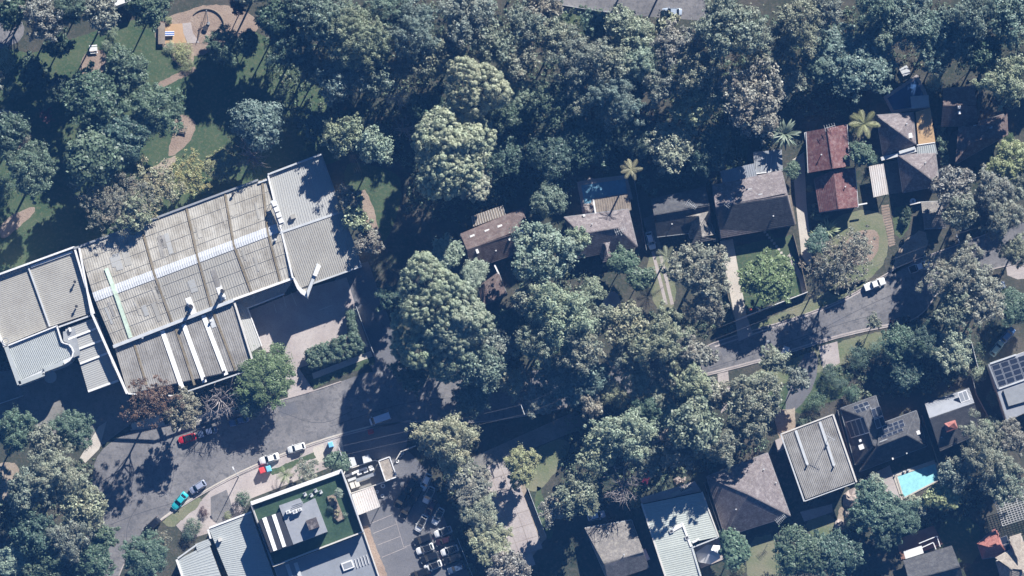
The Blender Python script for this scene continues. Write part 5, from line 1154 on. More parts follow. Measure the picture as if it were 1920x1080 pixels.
# clipped shrubs and hedges: leafy skin over a simple volume, one crown each
def hedge(name, label, pts, z, n, col, cat='hedge', ls=.28, zb=0, leafs=150, group=None):
    P = GP(pts, z * .7); rng = np.random.default_rng(int(pts[0][0] + pts[0][1])); c = centroid(P); th = thing(name, label, cat, (c.x, c.y, zb), group=group)
    xs = [p.x for p in P]; ys = [p.y for p in P]; cen = []
    while len(cen) < n:
        x, y = rng.uniform(min(xs), max(xs)), rng.uniform(min(ys), max(ys)); r = False
        for i in range(len(P)):
            a, b = P[i], P[i - 1]
            if (a.y > y) != (b.y > y) and x < (b.x - a.x) * (y - a.y) / (b.y - a.y) + a.x: r = not r
        if r: cen.append((x - c.x, y - c.y, rng.uniform(.25, .9) * z))
    o = link(bpy.data.objects.new('foliage', leaf_mesh('foliage', np.array(cen), np.full(n, .45), leafs, ls, rng, .6, .4, .15))); o.parent = th; o.color = (*COL[col], 1)
    MB().prism(inset(P, .45), zb - .1, zb + z * .7).build('inner_stems', M['bark'], th)
    return th
hedge('hedge', 'thick clipped dark hedge between the forecourt and the street', [(572, 660), (588, 652), (668, 622), (684, 655), (660, 668), (582, 692)], 3.8, 560, 'green')
hedge('hedge', 'short narrow hedge running up from the thick clipped hedge', [(650, 588), (659, 584), (668, 622), (656, 628)], 3.4, 140, 'green')
hedge('hedge', 'narrow upright hedge between the two pyramid roofs and the rambling brown house', [(1758, 238), (1767, 234), (1778, 312), (1768, 318)], 2.5, 90, 'green')
hedge('hedge', 'small clipped hedge in front of the red tiled house', [(1521, 400), (1538, 398), (1552, 407), (1546, 413), (1524, 409)], 1.2, 40, 'green')
hedge('hedge', 'low clipped hedge at the porch of the flat grey ribbed roof', [(1498, 792), (1518, 783), (1521, 788), (1500, 798)], 1.0, 30, 'green')
hedge('hedge', 'dark clipped hedge left of the grey shed', [(1690, 400), (1703, 388), (1706, 408), (1696, 424), (1687, 420)], 1.4, 40, 'deep')
tree(1485, 316, 16, 'dome', 'green', 'round clipped dark shrub beside the rear of the large house', 3, 'shrub', None, 'shrub')
tree(1518, 354, 8, 'bush', 'yellow', 'golden ball-shaped shrub beside the red house driveway', 1.2)
tree(1527, 385, 6, 'bush', 'pale', 'small pale ball shrub below the golden ball shrub', 1.0)
tree(636, 925, 9, 'dome', 'pale', 'small pale tree standing on the rooftop lawn', 3.2).location.z = 7.4
tree(622, 955, 8, 'bush', 'dark', 'small dark shrub on the rooftop lawn beside the long planter', 1.6).location.z = 7.4
tree(649, 966, 6, 'bush', 'pale', 'small pale shrub on the right of the rooftop lawn', 1.4).location.z = 7.4
# palms: every frond a part
FR = {}
def frond_mesh(kind, L, droop):
    key = (kind, L, droop)
    if key in FR: return FR[key]
    m = MB(); n = 9; R = [Vector((L * i / n, 0, L * (.22 * math.sin(i / n * 2.2) - droop * (i / n) ** 2))) for i in range(n + 1)]
    m.tube(R, [.035 * (1 - i / n * .8) for i in range(n + 1)], 4)
    if kind == 'strap':
        for s in (-1, 1):
            for i in range(n):
                w0, w1 = [.16 * math.sin(math.pi * (.12 + .86 * j / n)) * (L / 2) for j in (i, i + 1)]
                m.face([R[i], R[i + 1], R[i + 1] + Vector((0, s * w1, .06)), R[i] + Vector((0, s * w0, .06))])
    else:
        for i in range(1, 2 * n):
            b = R[i // 2].lerp(R[min(n, i // 2 + 1)], (i % 2) / 2); w = L * .2 * math.sin(math.pi * (.1 + .85 * i / (2 * n)))
            for s in (-1, 1):
                e = b + Vector((w * .75, s * w, -.25 * w)); q = Vector((.05 * L * .5, 0, 0)); m.face([b - q * .6, b + q * .6, e + q * .2, e - q * .2])
    me = m.mesh('frond', M['leaf_g']); FR[key] = me
    a = me.color_attributes.new('tint', 'FLOAT_COLOR', 'CORNER'); a.data.foreach_set('color', np.ones(len(a.data) * 4, np.float32)); return me
def palm(px, py, r, H, label, kind='feather', n=22, col=(.13, .17, .09), droop=.35, zb=0, name='palm_tree', cat='palm'):
    p = G(px, py, zb + H); t = thing(name, label, cat, (p.x, p.y, zb)); L = r * PX
    if H > .8: MB().tube([p - Vector((0, 0, H + .2)), p - Vector((.1, 0, H * .5)), p], [.26, .2, .22], 8).build('trunk', M['bark'], t)
    for k in range(n):
        lay = k % 3; o = link(bpy.data.objects.new('frond', frond_mesh(kind, round(L * (1, .92, .7)[lay], 2), (droop, droop * .6, .05)[lay]))); o.parent = t
        o.location = (0, 0, H); o.rotation_euler = (random.uniform(-.25, .25), (.1, -.15, -.5)[lay] + random.uniform(-.1, .1), k * 2.39996 + random.uniform(-.15, .15))
        f = random.uniform(.75, 1.3); o.color = (col[0] * f, col[1] * f, col[2] * f, 1)
    return t
palm(1471, 251, 32, 6, 'silvery fan-shaped palm left of the red tiled house', 'strap', 44, (.17, .21, .15), .12)
palm(1620, 232, 32, 7, 'yellowing feather palm between the red house and the pyramid roofs', 'feather', 15, (.29, .3, .14), .4)
palm(1184, 318, 23, 11, 'pale feather palm at the right corner of the long blue pool', 'feather', 11, (.36, .34, .2), .45)
palm(1250, 482, 24, 6, 'slender palm beside the grassy wheel-track drive', 'feather', 10, (.26, .28, .18), .45)
palm(1553, 430, 24, 1.6, 'spiky pale yucca clump below the red tiled house', 'strap', 22, (.25, .3, .16), .15, name='yucca', cat='plant')
palm(1530, 440, 16, 1.0, 'smaller spiky yucca beside the larger yucca clump', 'strap', 16, (.22, .26, .13), .15, name='yucca', cat='plant')
palm(535, 890, 19, 2.5, 'small palm in front of the rooftop lawn building', 'feather', 16, (.18, .22, .1), .4)
palm(1528, 1020, 15, 7.4, 'greyish dead-looking palm head in the green trees at the bottom', 'feather', 18, (.22, .2, .18), .5)
palm(875, 508, 13, 2.5, 'broad-leaved banana plant left of the small brown garage', 'strap', 10, (.25, .36, .16), .3, name='banana_plant', cat='plant')
# undergrowth that reads as one mass
def scatter(name, label, polys, dens, zmax, col, ls=.4):
    rng = np.random.default_rng(3); cen = []
    for pts in polys:
        P = GP(pts); xs = [p.x for p in P]; ys = [p.y for p in P]; k = int(dens * (max(xs) - min(xs)) * (max(ys) - min(ys)))
        for _ in range(k):
            x, y = rng.uniform(min(xs), max(xs)), rng.uniform(min(ys), max(ys)); r = False
            for i in range(len(P)):
                a, b = P[i], P[i - 1]
                if (a.y > y) != (b.y > y) and x < (b.x - a.x) * (y - a.y) / (b.y - a.y) + a.x: r = not r
            if r: cen.append((x, y, rng.random() ** 2 * zmax))
    o = link(bpy.data.objects.new(name, leaf_mesh(name, np.array(cen), rng.uniform(.3, 1.1, len(cen)), 26, ls, rng, .5, .4, .35))); o.color = (*COL[col], 1)
    tag(o, label, 'undergrowth', kind='stuff')
scatter('undergrowth', 'shaded leafy undergrowth covering the ground beneath the trees', [
 [(500, 0), (1040, 0), (1340, 60), (1460, 20), (1920, 0), (1920, 130), (1760, 120), (1640, 150), (1600, 215), (1500, 225), (1440, 300), (1350, 340), (1200, 370), (1190, 310), (1080, 330), (1060, 400), (960, 380), (860, 420), (760, 400), (770, 320), (680, 300), (620, 230), (540, 240), (500, 130)],
 [(0, 880), (180, 860), (160, 1080), (0, 1080)], [(1060, 760), (1340, 715), (1460, 720), (1440, 840), (1320, 890), (1200, 920), (1090, 970), (1050, 900)],
 [(1540, 690), (1740, 620), (1860, 600), (1840, 700), (1730, 740), (1600, 750)], [(1600, 910), (1760, 940), (1900, 860), (1860, 960), (1740, 990), (1620, 1010)], [(820, 840), (880, 820), (940, 1080), (880, 1080)],
 [(960, 520), (1110, 510), (1120, 680), (960, 690)], [(1180, 590), (1370, 560), (1375, 620), (1200, 660)]], .55, 1.6, 'green')
# ---------------------------------------------------------------- vehicles (front along +x)
def loft(stations, k=1.0):
    # stations: (x, half width, z low, z shoulder, z top) -> closed rounded hull
    m = MB(); ring = []
    for x, w, zl, zs, zt in stations:
        r = [(-w * .9, zl), (-w, zl + .15), (-w, zs), (-w * .9, zt - .02), (-w * .6, zt + .02), (0, zt + .04), (w * .6, zt + .02), (w * .9, zt - .02), (w, zs), (w, zl + .15), (w * .9, zl)]
        ring.append(len(m.v)); m.v += [(x, y, z) for y, z in r]; n = len(r)
    for a, b in zip(ring, ring[1:]):
        for i in range(n): j = (i + 1) % n; m.f.append((a + i, a + j, b + j, b + i))
    m.f.append(tuple(ring[0] + i for i in range(n))); m.f.append(tuple(ring[-1] + i for i in reversed(range(n)))); return m
def cabin_pts(xf, xf2, xr2, xr, wb, wt, zb, zt):
    B = [(xf, wb * .93, zb), (xr, wb * .93, zb)]; return dict(fb=xf, ft=xf2, rt=xr2, rb=xr, wb=wb, wt=wt, zb=zb, zt=zt)
KIND = {}
def car_kind(kind):
    if kind in KIND: return KIND[kind]
    L = []; 
    def add(name, mb, mat, role, smooth=False, children=()): L.append((name, mb.mesh(name, M[mat], None, False, smooth), role, children))
    if kind == 'van': hl, w, zb, zt, c = 2.55, .95, 1.15, 2.0, cabin_pts(2.15, 1.45, -2.35, -2.5, .93, .8, 1.15, 2.0)
    elif kind == 'ute': hl, w, zb, zt, c = 2.6, .93, .98, 1.72, cabin_pts(1.25, .65, -.55, -.75, .88, .7, .98, 1.72)
    elif kind == 'suv': hl, w, zb, zt, c = 2.3, .93, 1.0, 1.68, cabin_pts(1.15, .45, -1.75, -2.15, .88, .7, 1.0, 1.68)
    elif kind == 'sedan': hl, w, zb, zt, c = 2.35, .9, .9, 1.42, cabin_pts(1.0, .3, -1.0, -1.7, .84, .64, .9, 1.42)
    else: hl, w, zb, zt, c = 2.1, .88, .92, 1.48, cabin_pts(1.0, .4, -1.3, -1.85, .76, .6, .92, 1.48)
    nose = zb - .25 if kind != 'van' else zb - .2
    add('body', loft([(-hl, w * .78, .35, .6, zb - .18), (-hl + .12, w * .92, .25, .65, zb - .06), (-hl * .6, w, .22, .7, zb), (0, w, .22, .7, zb), (c['fb'] + .02, w, .22, .68, zb - .02), (hl * .8, w * .95, .22, .6, nose + .1), (hl - .12, w * .84, .25, .55, nose), (hl, w * .66, .35, .5, nose - .1)]), 'paint', 'body', True)
    f, ft, rt, rb, wb, wt, z0, z1 = [c[k] for k in ('fb', 'ft', 'rt', 'rb', 'wb', 'wt', 'zb', 'zt')]
    core = MB(); core.solid([(ft, wt, z1), (rt, wt, z1), (rt, -wt, z1), (ft, -wt, z1)], [(f, wb, z0 - .05), (rb, wb, z0 - .05), (rb, -wb, z0 - .05), (f, -wb, z0 - .05)])
    add('cabin', core, 'paint', 'body')
    e = .015
    def panel(a, b, cc, d, s=.9):
        a, b, cc, d = map(Vector, (a, b, cc, d)); ctr = (a + b + cc + d) / 4; n = (b - a).cross(d - a).normalized()
        if n.dot(ctr - Vector(((f + rb) / 2, 0, (z0 + z1) / 2 - .3))) < 0: n = -n
        return MB().face([ctr + (p - ctr) * s + n * e for p in (a, b, cc, d)])
    add('windscreen', panel((f, -wb, z0), (f, wb, z0), (ft, wt, z1), (ft, -wt, z1), .93), 'glass', 'glass')
    add('rear_window', panel((rb, -wb, z0), (rb, wb, z0), (rt, wt, z1), (rt, -wt, z1), .86), 'glass', 'glass')
    for s in (1, -1): add('side_window', panel((f, s * wb, z0), (rb, s * wb, z0), (rt, s * wt, z1), (ft, s * wt, z1), .86), 'glass', 'glass')
    add('roof', MB().solid([(ft - .08, wt * .93, z1 + .035), (rt + .06, wt * .93, z1 + .035), (rt + .06, -wt * .93, z1 + .035), (ft - .08, -wt * .93, z1 + .035)], [(ft, wt, z1 - .01), (rt, wt, z1 - .01), (rt, -wt, z1 - .01), (ft, -wt, z1 - .01)]), 'paint', 'roof')
    if kind == 'ute':
        m = MB(); x0, x1, ww = -2.55, -.8, .8
        m.prism([(x0 + .08, -ww), (x1 - .05, -ww), (x1 - .05, ww), (x0 + .08, ww)], zb + .035, zb + .06); add('tray', m, 'plain', 'tray')
    for sx in (1, -1):
        for sy in (1, -1):
            x = sx * hl * .62
            m = MB(); k = 14
            m.solid([(x + .33 * math.cos(2 * math.pi * i / k), sy * w * 1.01, .33 + .33 * math.sin(2 * math.pi * i / k)) for i in range(k)], [(x + .33 * math.cos(2 * math.pi * i / k), sy * (w - .2), .33 + .33 * math.sin(2 * math.pi * i / k)) for i in range(k)])
            r = MB(); r.face([(x + .2 * math.cos(2 * math.pi * i / k), sy * (w * 1.01 + .01), .33 + .2 * math.sin(2 * math.pi * i / k)) for i in range(k)])
            add('wheel', m, 'black', 'wheel', False, (('rim', r.mesh('rim', M['solar_f'])),))
    for sy in (1, -1):
        add('headlight', MB().box((hl - .16, sy * w * .62, nose - .1), (.22, .36, .16), 0), 'lamp', 'lamp')
        add('tail_light', MB().box((-hl + .05, sy * w * .66, zb - .3), (.12, .3, .2), 0), 'tail', 'lamp')
        add('mirror', MB().box((f - .3, sy * (w + .1), z0 + .08), (.16, .22, .14), 0), 'paint', 'body')
    KIND[kind] = L; return L
def car(px, py, deg, kind, col, label, roofc=None, tray=(.02, .02, .02), group=None, name=None):
    p = G(px, py, .9); nm = name or {'van': 'van', 'ute': 'utility_truck'}.get(kind, 'car')
    t = thing(nm, label, 'van' if kind == 'van' else 'ute' if kind == 'ute' else 'car', (p.x, p.y, .03), math.radians(deg), group)
    for n, me, role, ch in car_kind(kind):
        o = link(bpy.data.objects.new(n, me)); o.parent = t; cc = col
        if role == 'roof' and roofc: cc = roofc
        if role == 'tray': cc = tray
        o.color = (*cc, 1)
        for cn, cm in ch: q = link(bpy.data.objects.new(cn, cm)); q.parent = o
    return t
WH, SV, BK, GR, BL = (.78, .78, .76), (.42, .44, .47), (.012, .013, .016), (.1, .11, .12), (.06, .12, .25)
SG = 'cars parked along the street'; YG = 'cars parked in the car yard'
car(505, 860, 197, 'sedan', WH, 'white sedan parked beside the red and light blue donation bins', group=SG)
car(556, 840, 197, 'hatch', WH, 'white hatchback parked just ahead of the white sedan on the sunny street', group=SG)
car(713, 785, 199, 'van', (.6, .66, .75), 'white van standing in tree shade in the middle of the street')
car(351, 822, 197, 'hatch', (.5, .02, .03), 'bright red car parked in front of the warehouse annex', BK, group=SG)
car(389, 810, 197, 'sedan', (.09, .12, .2), 'dark blue car in deep shade ahead of the bright red car', group=SG)
car(448, 789, 197, 'sedan', (.1, .14, .25), 'dark car under the round leafy tree at the warehouse front', group=SG)
car(371, 913, 213, 'hatch', (.3, .33, .42), 'silver-blue hatchback parked behind the teal car', group=SG)
car(337, 939, 230, 'sedan', (.03, .42, .46), 'bright teal car parked at the kerb', group=SG)
car(285, 985, 223, 'suv', BK, 'black car parked half under foliage at the lower left kerb', group=SG)
car(1220, 451, 285, 'hatch', (.75, .76, .78), 'white car in the driveway between the plum and dark tiled houses')
car(1640, 533, 20, 'ute', WH, 'white ute with canopy tray parked on the sunlit road edge', tray=(.76, .76, .74))
car(1724, 500, 20, 'ute', (.7, .72, .76), 'pickup with white cab and dark tray parked at the shaded road edge')
car(1689, 602, 18, 'suv', BK, 'black wagon with roof rails parked at the lower kerb of the pale road')
car(1867, 538, 15, 'suv', (.4, .44, .5), 'silver car half hidden by foliage near the right edge')
car(1869, 653, 52, 'hatch', (.16, .26, .28), 'grey-green car parked above the solar grid roof')
car(1890, 628, 50, 'hatch', BL, 'dark blue car in shade near the right edge')
car(1118, 967, 14, 'hatch', (.72, .74, .78), 'white car under the trees above the weathered tiled house')
car(1213, 893, 70, 'suv', (.12, .015, .03), 'dark red car in shade above the pale green ribbed roof')
car(1260, 22, 178, 'sedan', (.36, .42, .5), 'silver car on the shaded top road')
for q, lab in (([(654, 858), (664, 857), (669, 872), (657, 877)], 'narrower pale awning at the upper wall of the walled yard'), ([(679, 856), (691, 852), (698, 864), (682, 869)], 'wider pale awning at the upper wall of the walled yard')):
    P = GP(q, 2.4); t = thing('awning', lab, 'awning', centroid(P), group='awnings at the walled yard'); MB().slab([p + Vector((0, 0, -.3 if i < 2 else .2)) for i, p in enumerate(P)], .06).build('sheet', M['palegrey'], t)  # panels on posts, standing in for two pale car bonnets
    for p in P[:2]: MB().cyl((p.x, p.y), .05, 0, 2.1, 6).build('post', M['grey'], t)
BR = 'white car with black roof '
car(790, 981, 242, 'hatch', WH, BR + 'standing alone, leftmost in the car yard', BK, group=YG)
car(821, 968, 242, 'hatch', WH, BR + 'beside the one standing alone in the car yard', BK, group=YG)
car(831, 997, 200, 'hatch', WH, BR + 'topmost of the slanted row in the car yard', BK, group=YG)
car(797, 1029, 200, 'hatch', WH, BR + 'at middle left of the car yard', BK, group=YG)
car(843, 1032, 200, 'hatch', WH, BR + 'at the right by the fence of the car yard', BK, group=YG)
car(812, 1061, 200, 'hatch', WH, BR + 'lowest in the car yard', BK, group=YG)
car(798, 904, 245, 'hatch', WH, 'white car partly under the trees at the top of the car yard', group=YG)
car(804, 928, 245, 'hatch', WH, 'white black-roofed car half under trees, second from the top of the car yard', BK, group=YG)
for x, y, d, c, s in ((793, 1011, 200, BK, 'black car above the middle-left white car in the car yard'), (833, 1014, 200, (.03, .012, .015), 'dark maroon car above the right-hand white car in the car yard'), (806, 1045, 200, BK, 'black car between two white cars at the lower left of the car yard'), (849, 1048, 200, BK, 'black car beside the fence at the right of the car yard'), (856, 1066, 200, (.05, .08, .14), 'blue-grey car at the bottom by the car yard fence'), (808, 951, 242, (.05, .02, .03), 'dark red-black car under the trees in the car yard'),
                      (752, 936, 240, BK, 'black car at the outer left end of the shaded line in the car yard'), (769, 911, 240, BK, 'black car at the upper left of the shaded line in the car yard'), (762, 955, 240, BK, 'black car at the lower end of the shaded line in the car yard'), (779, 928, 240, BK, 'black car in the second shaded line in the car yard'), (787, 1076, 200, BK, 'black car cut off by the bottom edge in the car yard')):
    car(x, y, d, 'suv' if c == BK else 'hatch', c, s, group=YG)
tr = thing('trailer', 'small white box trailer standing beside the lower road verge', 'trailer', G(1472, 659), -.35)
def lbox(par, c, s, mat, name, col=None):
    o = link(bpy.data.objects.new(name, MB().box(c, s).mesh(name, M[mat]))); o.parent = par
    if col: o.color = (*col, 1)
    return o
lbox(tr, (0, 0, 1.0), (1.5, 2.2, 1.1), 'white', 'body'); lbox(tr, (0, 1.5, .45), (.12, 1.0, .1), 'dark', 'drawbar')
for s in (-1, 1): lbox(tr, (s * .8, 0, .3), (.16, .6, .6), 'black', 'wheel')

# ---------------------------------------------------------------- street furniture and small things
def bin_box(px, py, rz, w, d, h, col, name, label, cat, group=None):
    p = G(px, py, h); t = thing(name, label, cat, (p.x, p.y, 0.03), rz, group)
    lbox(t, (0, 0, h * .45), (w, d, h * .9), 'plain', 'body', col); 
    m = MB(); m.solid([(-w * .42, -d * .42, h), (w * .42, -d * .42, h), (w * .42, d * .42, h), (-w * .42, d * .42, h)], [(-w * .54, -d * .54, h * .9), (w * .54, -d * .54, h * .9), (w * .54, d * .54, h * .9), (-w * .54, d * .54, h * .9)])
    o = link(bpy.data.objects.new('lid', m.mesh('lid', M['plain']))); o.parent = t; o.color = (*col, 1)
    lbox(t, (0, -d * .52, h * .7), (w * .6, .04, h * .12), 'dark', 'slot'); return t
bin_box(491, 882, .35, 1.25, 1.25, 1.9, (.75, .06, .06), 'donation_bin', 'bright red donation bin on the forecourt', 'bin')
bin_box(503.5, 879, .3, 1.1, 1.3, 1.9, (.18, .5, .68), 'donation_bin', 'light blue donation bin next to the red one', 'bin')
bin_box(620, 834, .3, 1.1, 1.2, 1.7, (.2, .5, .75), 'donation_bin', 'light blue donation bin alone in tree shade by the driveway', 'bin')
bin_box(695, 809, .3, 1.2, 1.1, 1.4, (.3, .02, .03), 'waste_bin', 'dark red bin in the shade just below the white van', 'bin')
bin_box(913, 610, .3, .7, .8, 1.1, (.75, .22, .05), 'wheelie_bin', 'orange-red lidded wheelie bin by the small brown garage', 'bin')
bin_box(911, 597, .3, .6, .6, 1.1, (.05, .4, .18), 'wheelie_bin', 'green lidded wheelie bin by the small brown garage', 'bin')
bin_box(1407, 580, .3, .6, .65, 1.1, (.6, .12, .06), 'wheelie_bin', 'red lidded wheelie bin behind the white front fence', 'bin')
bin_box(1419, 577, .3, .6, .65, 1.1, (.3, .36, .4), 'wheelie_bin', 'grey wheelie bin behind the white front fence', 'bin')
bin_box(1340, 450, .3, .6, .65, 1.1, (.35, .33, .3), 'wheelie_bin', 'pale wheelie bin beside the pale porch', 'bin')
YT = 'white trays in the walled yard'
for i, (x, y) in enumerate(((652, 891.5), (660, 888), (668, 884.6), (676, 881.5), (684, 878.5), (695, 875), (674, 888), (686, 884), (697, 880))):
    p = G(x, y, .8); t = thing('tray', ('leftmost', 'second', 'third', 'fourth', 'fifth', 'rightmost')[i] + ' white tray in the upper row of the walled yard' if i < 6 else ('leftmost', 'middle', 'rightmost')[i - 6] + ' white tray in the lower row of the walled yard', 'tray', (p.x, p.y, .08), AX, YT)
    lbox(t, (0, 0, .45), (1.0, .5, .7), 'white', 'body'); lbox(t, (0, 0, .82), (1.06, .56, .05), 'white', 'lid')
for x, y, s in ((661, 910, 'left of two large white crates'), (670, 907, 'right of two large white crates')):
    p = G(x, y, 1); t = thing('crate', s + ' in the walled yard', 'crate', (p.x, p.y, .08), AX, 'large crates in the walled yard'); lbox(t, (0, 0, .5), (.95, 1.4, 1.0), 'white', 'body'); lbox(t, (0, 0, 1.03), (1.0, 1.45, .06), 'offwhite', 'lid')
p = G(660, 898.5, .5); t = thing('bench', 'grey bench under the trays in the walled yard', 'bench', (p.x, p.y, .08), AX); lbox(t, (0, 0, .45), (2.0, .6, .08), 'palegrey', 'seat')
for s in (-.8, .8): lbox(t, (s, 0, .2), (.1, .5, .42), 'grey', 'leg')
def tyre(x, y, r, label):
    p = G(x, y, .1); m = MB(); k = 16
    m.tube([(p.x + r * math.cos(i * 2 * math.pi / k), p.y + r * math.sin(i * 2 * math.pi / k), .2) for i in range(k + 1)], .13, 6); m.build('tyre', M['white'], None, label=label, cat='tyre', group='painted tyres beside the storage container')
for x, y, r, s in ((750, 854, .36, 'whitest painted tyre at the top right of the storage container'), (755, 849, .3, 'painted tyre beside the whitest one near the storage container'), (745, 865, .3, 'painted tyre lower down on the right of the storage container'), (718, 911, .42, 'painted tyre between the storage container and the white carport'), (707, 922, .3, 'small painted tyre right of the white carport'), (717, 930, .34, 'painted tyre farthest right of the white carport')): tyre(x, y, r, s)
# street lamp with outreach arm
p = G(448, 893); t = thing('street_lamp', 'tall grey street lamp beside the wide street casting a long shadow', 'street lamp', (p.x, p.y, 0))
MB().tube([p, p + Vector((0, 0, 4)), p + Vector((0, 0, 7.6))], [.12, .1, .08], 8).build('pole', M['palegrey'], t)
q = p + Vector((-.9, 1.7, 7.9)); MB().tube([p + Vector((0, 0, 7.5)), p + Vector((-.4, .8, 7.85)), q], [.06, .05, .05], 8).build('arm', M['palegrey'], t)
m = MB().box((q.x, q.y, q.z), (.3, .75, .14), .45); m.build('lamp_head', M['white'], t)
# power poles and wires
def pole(px, py, H, label, arms):
    p = G(px, py); t = thing('power_pole', label, 'power pole', (p.x, p.y, 0))
    MB().tube([p, p + Vector((0, 0, H))], [.17, .12], 8).build('pole', M['timber'], t); ends = []
    for z, L, a in arms:
        d = Vector((math.cos(a), math.sin(a), 0)); c = p + Vector((0, 0, z)); MB().bar(c - d * L / 2, c + d * L / 2, .14, .14).build('crossarm', M['palegrey'], t)
        for k in (-.48, -.2, .2, .48):
            e = c + d * L * k + Vector((0, 0, .12)); MB().cyl((e.x, e.y), .06, e.z - .14, e.z + .05, 6).build('insulator', M['white'], t); ends.append(e)
    return ends
A = pole(980, 771, 10.5, 'timber power pole with two crossarms over the shaded street', [(10.2, 2.4, 1.92), (8.6, 2.4, 1.92)])
B = pole(1790, 452, 10.0, 'power pole at the right above the shaded road', [(9.7, 2.2, 1.9), (8.3, 2.2, 1.9)])
D = pole(640, 848, 10.0, 'power pole by the upper corner of the rooftop lawn building', [(9.7, 2.2, 1.9), (8.3, 2.2, 1.9)])
def wire(a, b, label, sag=.7, r=.015, group='overhead wires along the street'):
    m = MB(); m.tube([a.lerp(b, i / 12) - Vector((0, 0, sag * 4 * (i / 12) * (1 - i / 12))) for i in range(13)], r, 4); m.build('overhead_wire', M['cable'], None, label=label, cat='wire', group=group)
for i in (0, 3, 4, 7):
    wire(A[i], B[i], 'overhead wire strung along the street between the two timber poles right of centre'); wire(D[i], A[i], 'overhead wire strung between the rooftop lawn building and the central power pole')
    wire(B[i], B[i] + Vector((26, 8, 0)), 'overhead wire leaving the right-hand power pole towards the right edge')
for k in range(4):
    a = G(652 + k * 4, 290, 8); b = G(690 + k * 4, 385, 8); wire(a, b, 'overhead wire crossing the clearing right of the warehouse corner', .3, .015, 'overhead wires by the warehouse corner')
    a = G(905 + k * 6, 1000, 8.5); b = G(925 + k * 7, 1085, 8.5); wire(a, b, 'overhead wire above the trees right of the car yard at the bottom edge', .3, .015, 'overhead wires right of the car yard')
# fences and garden walls
def fence(pts, h, mat, label, w=.08, step=2.4, name='fence', cat='fence', panel='panel'):
    P = GP(pts); t = thing(name, label, cat, (P[0].x, P[0].y, 0))
    for a, b in zip(P, P[1:]):
        n = max(1, round((b - a).length / step))
        for k in range(n):
            p, q = a.lerp(b, k / n), a.lerp(b, (k + 1) / n); p.z = q.z = h; MB().bar(p, q, w, h + .1).build(panel, M[mat], t)
            MB().box((p.x, p.y, h / 2 + .03), (w + .06, w + .06, h + .12)).build('post', M[mat], t)
    return t
fence([(1380, 600), (1514, 548)], 1.7, 'white', 'white front fence between the front lawn and the grass verge', .14)
fence([(1487, 440), (1500, 490), (1512, 546)], 1.7, 'timber', 'timber side fence right of the front lawn', .1)
fence([(1345, 452), (1366, 560), (1378, 600)], 1.5, 'timber', 'timber side fence left of the concrete driveway', .1)
fence([(1188, 330), (1200, 400), (1212, 470)], 1.8, 'grey', 'dark side fence right of the plum hip house', .1)
fence([(1334, 345), (1342, 400), (1350, 450)], 1.8, 'grey', 'dark side fence between the dark tiled and large houses', .1)
fence([(858, 1010), (870, 1040), (890, 1090)], 1.8, 'palegrey', 'pale wire fence along the right edge of the car yard', .1)
fence([(990, 917), (1024, 1006)], 1.2, 'palegrey', 'low pale fence on the right of the paved car park', .1)
fence([(1728, 780), (1760, 872), (1775, 900)], 1.7, 'timber', 'timber fence between the turquoise pool and slate house', .12)
fence([(1820, 700), (1830, 740), (1862, 800)], 1.7, 'grey', 'dark fence right of the slate-grey gable house', .1)
fence([(1570, 770), (1600, 880)], 1.7, 'grey', 'dark fence between the flat grey roof and solar house', .1)
fence([(703, 668), (684, 620), (668, 575)], 1.5, 'palegrey', 'thin fence on the side street edge of the clipped hedge', .1)
fence([(1320, 905), (1352, 1000)], 1.7, 'grey', 'dark fence between the green ribbed roof and pyramid roof', .1)
fence([(743, 862), (752, 847), (780, 836)], 1.6, 'offwhite', 'off-white wall running up right from the storage container', .2, name='garden_wall', cat='wall')
fence([(0, 757), (45, 742)], 1.5, 'palegrey', 'pale fence at the left edge below the curved office roof', .12)
fence([(1046, 9), (1100, 18), (1150, 25)], 1.0, 'palegrey', 'pale guard rail along the footpath of the top road', .08, 3, 'guard_rail', 'railing')
fence([(1820, 640), (1833, 690)], 1.5, 'palegrey', 'pale side fence above the olive shrub at the right', .12)
# playground
pg = thing('playground', 'circular mulch playground with low retaining kerb and basket swing', 'playground', G(387, 50))
c0 = G(387, 50); MB().cyl((c0.x, c0.y), 4.2, -.1, .05, 40).build('mulch_circle', M['mulch'], pg)
m = MB(); m.tube([(c0.x + 4.2 * math.cos(a / 20), c0.y + 4.2 * math.sin(a / 20), .3) for a in range(-12, 48)], .16, 6); m.build('retaining_kerb', M['timber'], pg)
MB().prism(GP([(298, 46), (342, 44), (344, 60), (350, 80), (312, 83), (298, 82)]), -.1, .06).build('softfall', M['softfall'], pg)
m = MB(); m.prism(GP([(342, 44), (358, 42), (362, 62), (374, 80), (352, 81), (344, 62)]), -.1, .07); m.build('softfall', M['concrete_p'], pg)
for a, b in (((312, 46), (318, 55)), ((320, 73), (326, 82))): q1, q2 = G(*a), G(*b); MB().bar(Vector((q1.x, q1.y, .08)), Vector((q2.x, q2.y, .08)), .6, .02).build('painted_mark', M['timber_or'], pg)
sw = thing('basket_swing', 'round black basket swing on a tall white leaning pole in the playground', 'swing', G(388, 48))
b0, b1 = G(387, 19, 3.2), G(391, 44, .1); MB().tube([b1, b0], [.09, .08], 8).build('pole', M['white'], sw)
c1 = G(385, 53, .6); MB().cyl((c1.x, c1.y), .65, .5, .62, 18).build('basket', M['dark'], sw)
for a in (0, 2.1, 4.2): MB().tube([(c1.x + .6 * math.cos(a), c1.y + .6 * math.sin(a), .6), b0], .02, 4).build('rope', M['dark'], sw)
q = G(391, 44); MB().cyl((q.x, q.y), .4, 0, .5, 12).build('base', M['grey'], sw)
